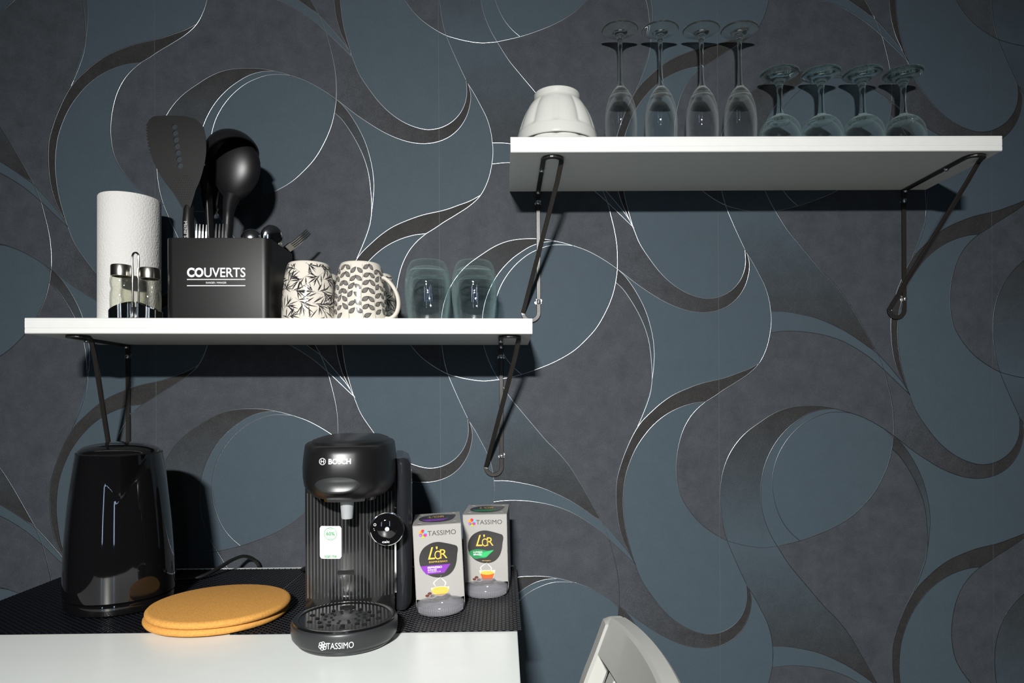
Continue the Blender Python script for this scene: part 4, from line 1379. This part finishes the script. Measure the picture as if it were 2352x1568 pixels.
# dial
DX, DZ = .0515, .1265
def dial_part(name, prof, m, n=48, parent=None):
    V, F = lathe(prof, n)
    V = [(DX + p[0], .006 - p[2], DZ + p[1]) for p in V]
    return mk(name, V, F, m, parent or cm, smooth=True)
dd = dial_part('dial', [(0, .0), (.0205, .0), (.0225, .003), (.0228, .0095), (.0215, .0115), (0, .0115)], M_GLOSSBLACK)
def dsub(name, prof, m):
    V, F = lathe(prof, 48)
    mk(name, [(DX + p[0], .006 - p[2], DZ + p[1]) for p in V], F, m, dd, smooth=True)
dsub('chrome_ring', [(.0216, .0112), (.0222, .0126), (.0231, .0124), (.0234, .0110), (.0234, .0095)], M_CHROME)
dsub('start_button', [(0, .0128), (.0125, .0128), (.0133, .0124), (.0135, .0113)], M_GLOSSBLACK)
dsub('button_mark', [(0, .0131), (.0027, .0131), (.0030, .0128)], M_SILVERPRINT)
DF = lambda a, b: (DX + a, .006 - .0118, DZ + b)
text('dial_lettering', 'calc', M_WHITEPRINT, dd, DF, -.0068, .0032, -.0192, -.0158, bold=.01)
a, b = ring_strip(-.0165, .0065, .0013, .0019, 16)
mk('cup_symbol', *join(poly_fill([a, b], DF), poly_fill([circle2d(-.0180, .0010, .0005, 8)], DF), poly_fill([circle2d(-.0172, -.0012, .0005, 8)], DF)), M_WHITEPRINT, dd)

# sticker with the round recycling stamp
sx0, sx1, sz0, sz1 = -.0400, -.0105, .0868, .1318
SF = lambda a, b: (a, col_front(a) - .0018, b)
stl = roundrect(sx0, sx1, sz0, sz1, .003, 4)
V, F = [], []
for i in range(17):
    xa = sx0 + (sx1 - sx0) * i / 16
    e_ = min(xa - sx0, sx1 - xa)
    inset = .003 - math.sqrt(max(0, .003 ** 2 - (.003 - e_) ** 2)) if e_ < .003 else 0
    V += [(xa, col_front(xa) - .0013, sz0 + inset), (xa, col_front(xa) - .0013, sz1 - inset)]
F = [(2 * i, 2 * i + 2, 2 * i + 3, 2 * i + 1) for i in range(16)]
stk = mk('sticker', V, F, M_STICKER, cm, label='white sticker with green print')
scx, scz = (sx0 + sx1) / 2, .1212
a, b = ring_strip(scx, scz, .0082, .0088, 32)
a2, b2 = ring_strip(scx, scz, .0060, .0064, 32)
mk('stamp_rings', *join(poly_fill([a, b], SF), poly_fill([a2, b2], SF)), M_STKGREEN, stk)
text('stamp_number', '60%', M_STKGREEN, stk, SF, scx - .0056, scx + .0056, scz - .0024, scz + .0028, bold=.02)
text('stamp_word', 'RECYCLED', M_STKGREEN, stk, SF, scx - .0035, scx + .0035, scz + .0066, scz + .0079)
text('stamp_word', 'PLASTIC', M_STKGREEN, stk, SF, scx - .0032, scx + .0032, scz - .0079, scz - .0066)
text('sticker_words', 'scan me', M_STKGREEN, stk, SF, scx - .0082, scx + .0082, .0882, .0916, bold=.02)

# lettering and flower on the tray front
def TF(a, b):
    an = -PI / 2 + a / .066
    return (.0664 * math.cos(an), TC + .0664 * math.sin(an), b)
text('lettering', 'TASSIMO', M_WHITEPRINT, cm, TF, -.0165, .0150, .0115, .0188)
V, F = [], []
for k in range(6):
    an = 2 * PI * k / 6 + .3
    a, b = circle2d(-.0210 + .0030 * math.cos(an), .0151 + .0030 * math.sin(an), .0024, 16), circle2d(-.0210 + .0030 * math.cos(an), .0151 + .0030 * math.sin(an), .0017, 16)
    V, F = join((V, F), poly_fill([a, b], TF))
mk('flower_emblem', V, F, M_WHITEPRINT, cm)

# water tank on the right flank
def tank_ring(z, s=1.0):
    pts = [(.0635, .030), (.070, .024), (.078, .026), (.0855, .040), (.0875, .070), (.0875, .16), (.083, .195), (.0635, .205)]
    return [(p[0] if p[0] < .064 else .0635 + (p[0] - .0635) * s, p[1], z) for p in pts]
V, F = loft([tank_ring(.004, .80), tank_ring(.012, .95), tank_ring(.10, 1.0), tank_ring(.195, .98), tank_ring(.212, .93), tank_ring(.219, .80), tank_ring(.2215, .5)])
mk('water_tank', V, F, M_TANK, cm, smooth=True, sharp=60)
mk('tank_seam', *box(.0612, .0637, .0245, .0275, .03, .200), M_CHROME, cm)

# ------------------------------------------------------------------ capsule boxes
def capsule_box(label, x, y, yaw, lean, kind):
    W, D, H = .0700, .1020, .1255
    z0 = .0185         # cardboard front stops above the open dispensing slot
    t = thing('capsule_box', label, 'coffee box', (x, y, MZ), (0, lean, yaw))
    hw, hd = W / 2, D / 2
    th = .0008
    fr_y = -hd
    # torn lower edge of the front
    rnd = random.Random(4 if kind == 'purple' else 9)
    low = [(-hw + W * k / 14, z0 + (.0004 if k in (0, 14) else rnd.uniform(-.0006, .0010)) + .0060 * math.exp(-((k - 8) / 2.2) ** 2)) for k in range(15)]
    front = low + [(hw, H), (-hw, H)]
    mk('front_panel', *plate([front], lambda a, b: (a, fr_y, b), lambda a, b: (a, fr_y + th, b)), M_SILVERCARD, t)
    for sx in (-1, 1):
        xs = sx * hw
        side = [(fr_y, z0 + .001), (fr_y + .006, .006), (fr_y + .014, .001), (hd, .001), (hd, H), (fr_y, H)]
        mk('side_panel', *plate([side], lambda a, b: (xs, a, b), lambda a, b: (xs - sx * th, a, b)), M_SILVERCARD, t)
    mk('back_panel', *box(-hw, hw, hd - th, hd, .001, H), M_SILVERCARD, t)
    hl = [circle2d(sx * (hw - .0095), sy * (hd - .013), .0042, 14, .0050) for sx in (-1, 1) for sy in (-1, 1)]
    mk('top_panel', *plate([[(-hw, -hd), (hw, -hd), (hw, hd), (-hw, hd)]] + hl, lambda a, b: (a, b, H + .0001), lambda a, b: (a, b, H - th)), M_SILVERCARD, t)
    mk('dark_inside', *box(-hw + .002, hw - .002, -hd + .004, hd - .002, .034, H - .004), M_CARDIN, t)
    FF = lambda a, b: (a, fr_y - .0003, b)
    F2 = lambda a, b: (a, fr_y - .0005, b)
    F3 = lambda a, b: (a, fr_y - .0007, b)
    # flower logo and wordmark
    for k in range(6):
        an = PI / 3 * k + PI / 6
        cx, cz = -.0205 + .0036 * math.cos(an), .1130 + .0036 * math.sin(an)
        mk('logo_petal', *poly_fill([circle2d(cx, cz, .0027, 14)], FF), M_PET[(8 - k) % 6], t)
    text('wordmark', 'TASSIMO', M_DARKTEXT, t, FF, -.0138, .0270, .1095, .1165)
    # black drop-shaped capsule picture
    drop = [(-.0275, .072), (-.0265, .083), (-.0205, .0925), (-.0100, .0985), (.0000, .1000), (.0120, .0975), (.0220, .0945), (.0268, .0925), (.0285, .0885), (.0272, .080), (.0255, .069), (.0215, .0590), (.0140, .0515), (.0040, .0485), (-.0070, .0495), (-.0175, .0545), (-.0245, .0625)]
    mk('capsule_picture', *poly_fill([[tuple(p) for p in catmull([Vector(p) for p in drop], 4, closed=True)]], FF), M_PODBLACK, t)
    text('gold_lettering', "L", M_GOLD, t, F2, -.0150, -.0045, .0755, .0930, bold=.0, shear=.35)
    text('gold_lettering', "O", M_GOLD, t, F2, -.0055, .0045, .0748, .0875, bold=.0)
    text('gold_lettering', "R", M_GOLD, t, F2, .0025, .0128, .0758, .0890, bold=.0)
    text('gold_lettering', "'", M_GOLD, t, F2, -.0030, -.0005, .0895, .0935, bold=.0)
    if kind == 'purple':
        text('small_lettering', 'ESPRESSO', M_GOLD, t, F2, -.0135, .0125, .0705, .0727)
        band = [(-.0262, .0665), (.0170, .0672), (.0075, .0550), (-.0185, .0540), (-.0235, .0605)]
        mk('colour_band', *poly_fill([band], F2), M_PURPLE, t)
        text('band_lettering', 'ESPRESSO', M_WHITEPRINT, t, F3, -.0160, .0045, .0622, .0652, bold=.02)
        text('band_lettering', 'INTENSE', M_WHITEPRINT, t, F3, -.0160, -.0035, .0590, .0612, bold=.015)
        text('band_lettering', 'INTENSITY | 8', M_WHITEPRINT, t, F3, -.0160, .0020, .0562, .0580, bold=.01)
        cup = 0
    else:
        wave = [(-.0260, .0665), (-.0160, .0705), (-.0060, .0700), (.0030, .0680), (.0130, .0690), (.0070, .0630), (.0000, .0570), (-.0080, .0565), (-.0160, .0555), (-.0215, .0590), (-.0250, .0620)]
        mk('colour_band', *poly_fill([[tuple(p) for p in catmull([Vector(p) for p in wave], 4, closed=True)]], F2), M_GREEN, t)
        w2 = [(-.0120, .0640), (-.0020, .0660), (.0060, .0675), (.0120, .0685), (.0060, .0632), (.0000, .0585), (-.0080, .0590)]
        mk('colour_highlight', *poly_fill([[tuple(p) for p in catmull([Vector(p) for p in w2], 4, closed=True)]], F3), M_LEAFGREEN, t)
        F4 = lambda a, b: (a, fr_y - .0009, b)
        text('band_lettering', 'LUNGO', M_WHITEPRINT, t, F4, -.0190, -.0050, .0650, .0675, bold=.02)
        text('band_lettering', 'BRAZIL', M_WHITEPRINT, t, F4, -.0190, -.0055, .0612, .0638, bold=.02)
        text('small_lettering', '100% ARABICA', M_GOLD, t, F2, -.0060, .0080, .0516, .0532)
        cup = 1
    # steam, glass cup of coffee and beans
    for st in ([(-.006, .0360), (-.0085, .041), (-.004, .0455), (.001, .0485), (.003, .0520)], [(.007, .0355), (.0085, .0405), (.005, .0450), (.002, .0480)]):
        c_ = catmull([Vector(p) for p in st], 5)
        w_ = [.0010 * math.sin(PI * (.15 + .8 * k / (len(c_) - 1))) for k in range(len(c_))]
        mk('steam_print', *poly_fill([[(p.x - w, p.y) for p, w in zip(c_, w_)] + [(p.x + w, p.y) for p, w in reversed(list(zip(c_, w_)))]], FF), M_STEAM, t)
    cz = .0300
    if cup:
        mk('cup_print', *poly_fill([[(-.0110, .0375), (.0150, .0375), (.0125, .0295), (.0095, .0215), (-.0060, .0215), (-.0085, .0295)]], FF), M_CUPPALE, t)
        mk('coffee_print', *poly_fill([[(-.0090, .0320), (.0130, .0320), (.0092, .0218), (-.0057, .0218)]], F2), M_AMBER, t)
        mk('crema_print', *poly_fill([circle2d(.0020, .0332, .0105, 24, .0030)], F3), M_CREMA, t)
    else:
        mk('cup_print', *poly_fill([[(-.0130, .0345)] + [(.0003 + .0133 * math.cos(a), .0345 - .0130 * math.sin(a)) for a in [PI * k / 14 for k in range(14, -1, -1)]]], FF), M_CUPPALE, t)
        mk('coffee_print', *poly_fill([[(.0003 + .0125 * math.cos(a), .0318 - .0092 * math.sin(a)) for a in [PI * k / 14 for k in range(15)]]], F2), M_CREMA, t)
        mk('crema_print', *poly_fill([circle2d(.0003, .0325, .0122, 28, .0034)], F3), M_CUPPALE, t)
        mk('crema_print', *poly_fill([circle2d(.0003, .0322, .0112, 28, .0028)], lambda a, b: (a, fr_y - .0009, b)), M_CREMA, t)
    for bx_, bz_ in ((-.0185, .0235), (-.0150, .0265), (-.0115, .0225)):
        mk('bean_print', *poly_fill([circle2d(bx_, bz_, .0030, 14, .0019)], F3), M_BEAN, t)
    # print on the top: the capsule picture again
    TFm = lambda a, b: (a, b * 1.25, H + .0004)
    T2 = lambda a, b: (a, b * 1.25, H + .0006)
    dt = [(a, (b - .074) * 1.05) for a, b in drop]
    mk('top_picture', *poly_fill([[tuple(p) for p in catmull([Vector(p) for p in dt], 4, closed=True)]], TFm), M_PODBLACK, t)
    text('top_lettering', "L'OR", M_GOLD, t, T2, -.0120, .0110, .0030, .0170)
    mk('top_colour_band', *poly_fill([[(-.0240, -.006), (.0180, -.0055), (.0080, -.020), (-.0150, -.021)]], T2), M_PURPLE if kind == 'purple' else M_GREEN, t)
    # capsule lying in the dispensing slot, sticking out at the front
    V, F = lathe([(0, .0003), (.0300, .0003), (.0325, .0015), (.0342, .0060), (.0345, .0095), (.0330, .0145), (.0285, .0185), (.0225, .0205), (.0160, .0212), (.0135, .0245), (.0120, .0250), (0, .0250)], 64)
    pc = mk('capsule', [(p[0], p[1] + fr_y + .0020, p[2]) for p in V], F, M_POD, t, smooth=True)
    V, F = [], []
    for k in range(28):
        a = -PI / 2 + (k - 13.5) * .085
        r0, r1 = .0338, .0344
        p0, p1 = (r0 * math.cos(a), r0 * math.sin(a)), (r1 * math.cos(a), r1 * math.sin(a))
        v, f = tube([(p1[0], p1[1] + fr_y + .0020, .004), (p1[0] * .985, p1[1] * .985 + fr_y + .0020, .012)], .0005, 6)
        V, F = join((V, F), (v, f))
    mk('capsule_ridges', V, F, M_POD, pc)
    return t
capsule_box('silver capsule box with purple band, next to the coffee machine', -.0960, -.2510, math.radians(5), -.045, 'purple')
capsule_box('silver capsule box with green band, standing at the table edge', -.0258, -.1650, math.radians(-2.5), -.018, 'green')

# ------------------------------------------------------------------ chair pushed under the end of the table
ch = thing('dining_chair', 'white wooden slat-back chair at the right of the table, cut off by the picture', 'chair', (0, -.505, 0))
prof = [(.110, 0), (.092, .2), (.082, .45), (.088, .60), (.103, .70), (.125, .79), (.146, .845), (.164, .893)]
def post_path(y, z1=.893):
    return [(p.x, y, p.y) for p in catmull([Vector(q) for q in prof], 5) if p.y <= z1]
def bar(name, path, wx, wy):
    """square timber: wx in the chair's depth (x), wy along the chair's width (y)"""
    rings = []
    for i, p in enumerate(path):
        x_, y_, z_ = p
        b = .004
        top = i == len(path) - 1
        rings.append([(x_ + a * (wx / 2) , y_ + c * (wy / 2), z_) for a, c in ((-1, -.72), (-.72, -1), (.72, -1), (1, -.72), (1, .72), (.72, 1), (-.72, 1), (-1, .72))])
    lx, ly, lz_ = path[-1]
    rings.append([(lx + .003 + a * (wx / 2 - .005), ly + c * (wy / 2 - .005), lz_ + .004) for a, c in ((-1, -.72), (-.72, -1), (.72, -1), (1, -.72), (1, .72), (.72, 1), (-.72, 1), (-1, .72))])
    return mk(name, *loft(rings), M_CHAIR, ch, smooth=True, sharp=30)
bar('back_post', post_path(.205), .030, .036)
bar('back_post', post_path(-.205), .030, .036)
def rail(name, zc, h, th, bow=.014):
    V, F, rings = [], [], []
    def xc(z):
        pts = catmull([Vector(q) for q in prof], 5)
        return min(pts, key=lambda p: abs(p.y - z)).x
    for k in range(17):
        u = k / 16
        y_ = .190 - .38 * u
        b = bow * (1 - (2 * u - 1) ** 2)
        arch = .010 * (1 - (2 * u - 1) ** 2)
        ring = []
        for a, c in ((-.5, -.5), (.5, -.5), (.5, .42), (.35, .5), (-.35, .5), (-.5, .42)):
            z_ = zc + c * h
            ring.append((xc(z_) + b + a * th, y_, z_ + (arch if c > 0 else 0)))
        rings.append(ring)
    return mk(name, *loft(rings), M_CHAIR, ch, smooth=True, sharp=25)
rail('top_rail', .868, .052, .026)
rail('lower_rail', .545, .04, .020)
for k in range(5):
    y_ = .128 - .064 * k
    b = .014 * (1 - (y_ / .19) ** 2)
    path = [(p[0] + b, p[1], p[2]) for p in post_path(y_, .845) if p[2] >= .56]
    rings = [[(x_ + a * .006, y2 + c * .016, z_) for a, c in ((-1, -1), (1, -1), (1, 1), (-1, 1))] for x_, y2, z_ in path]
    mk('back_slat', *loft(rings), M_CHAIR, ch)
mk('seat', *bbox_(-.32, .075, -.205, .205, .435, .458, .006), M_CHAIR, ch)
for sy in (-1, 1):
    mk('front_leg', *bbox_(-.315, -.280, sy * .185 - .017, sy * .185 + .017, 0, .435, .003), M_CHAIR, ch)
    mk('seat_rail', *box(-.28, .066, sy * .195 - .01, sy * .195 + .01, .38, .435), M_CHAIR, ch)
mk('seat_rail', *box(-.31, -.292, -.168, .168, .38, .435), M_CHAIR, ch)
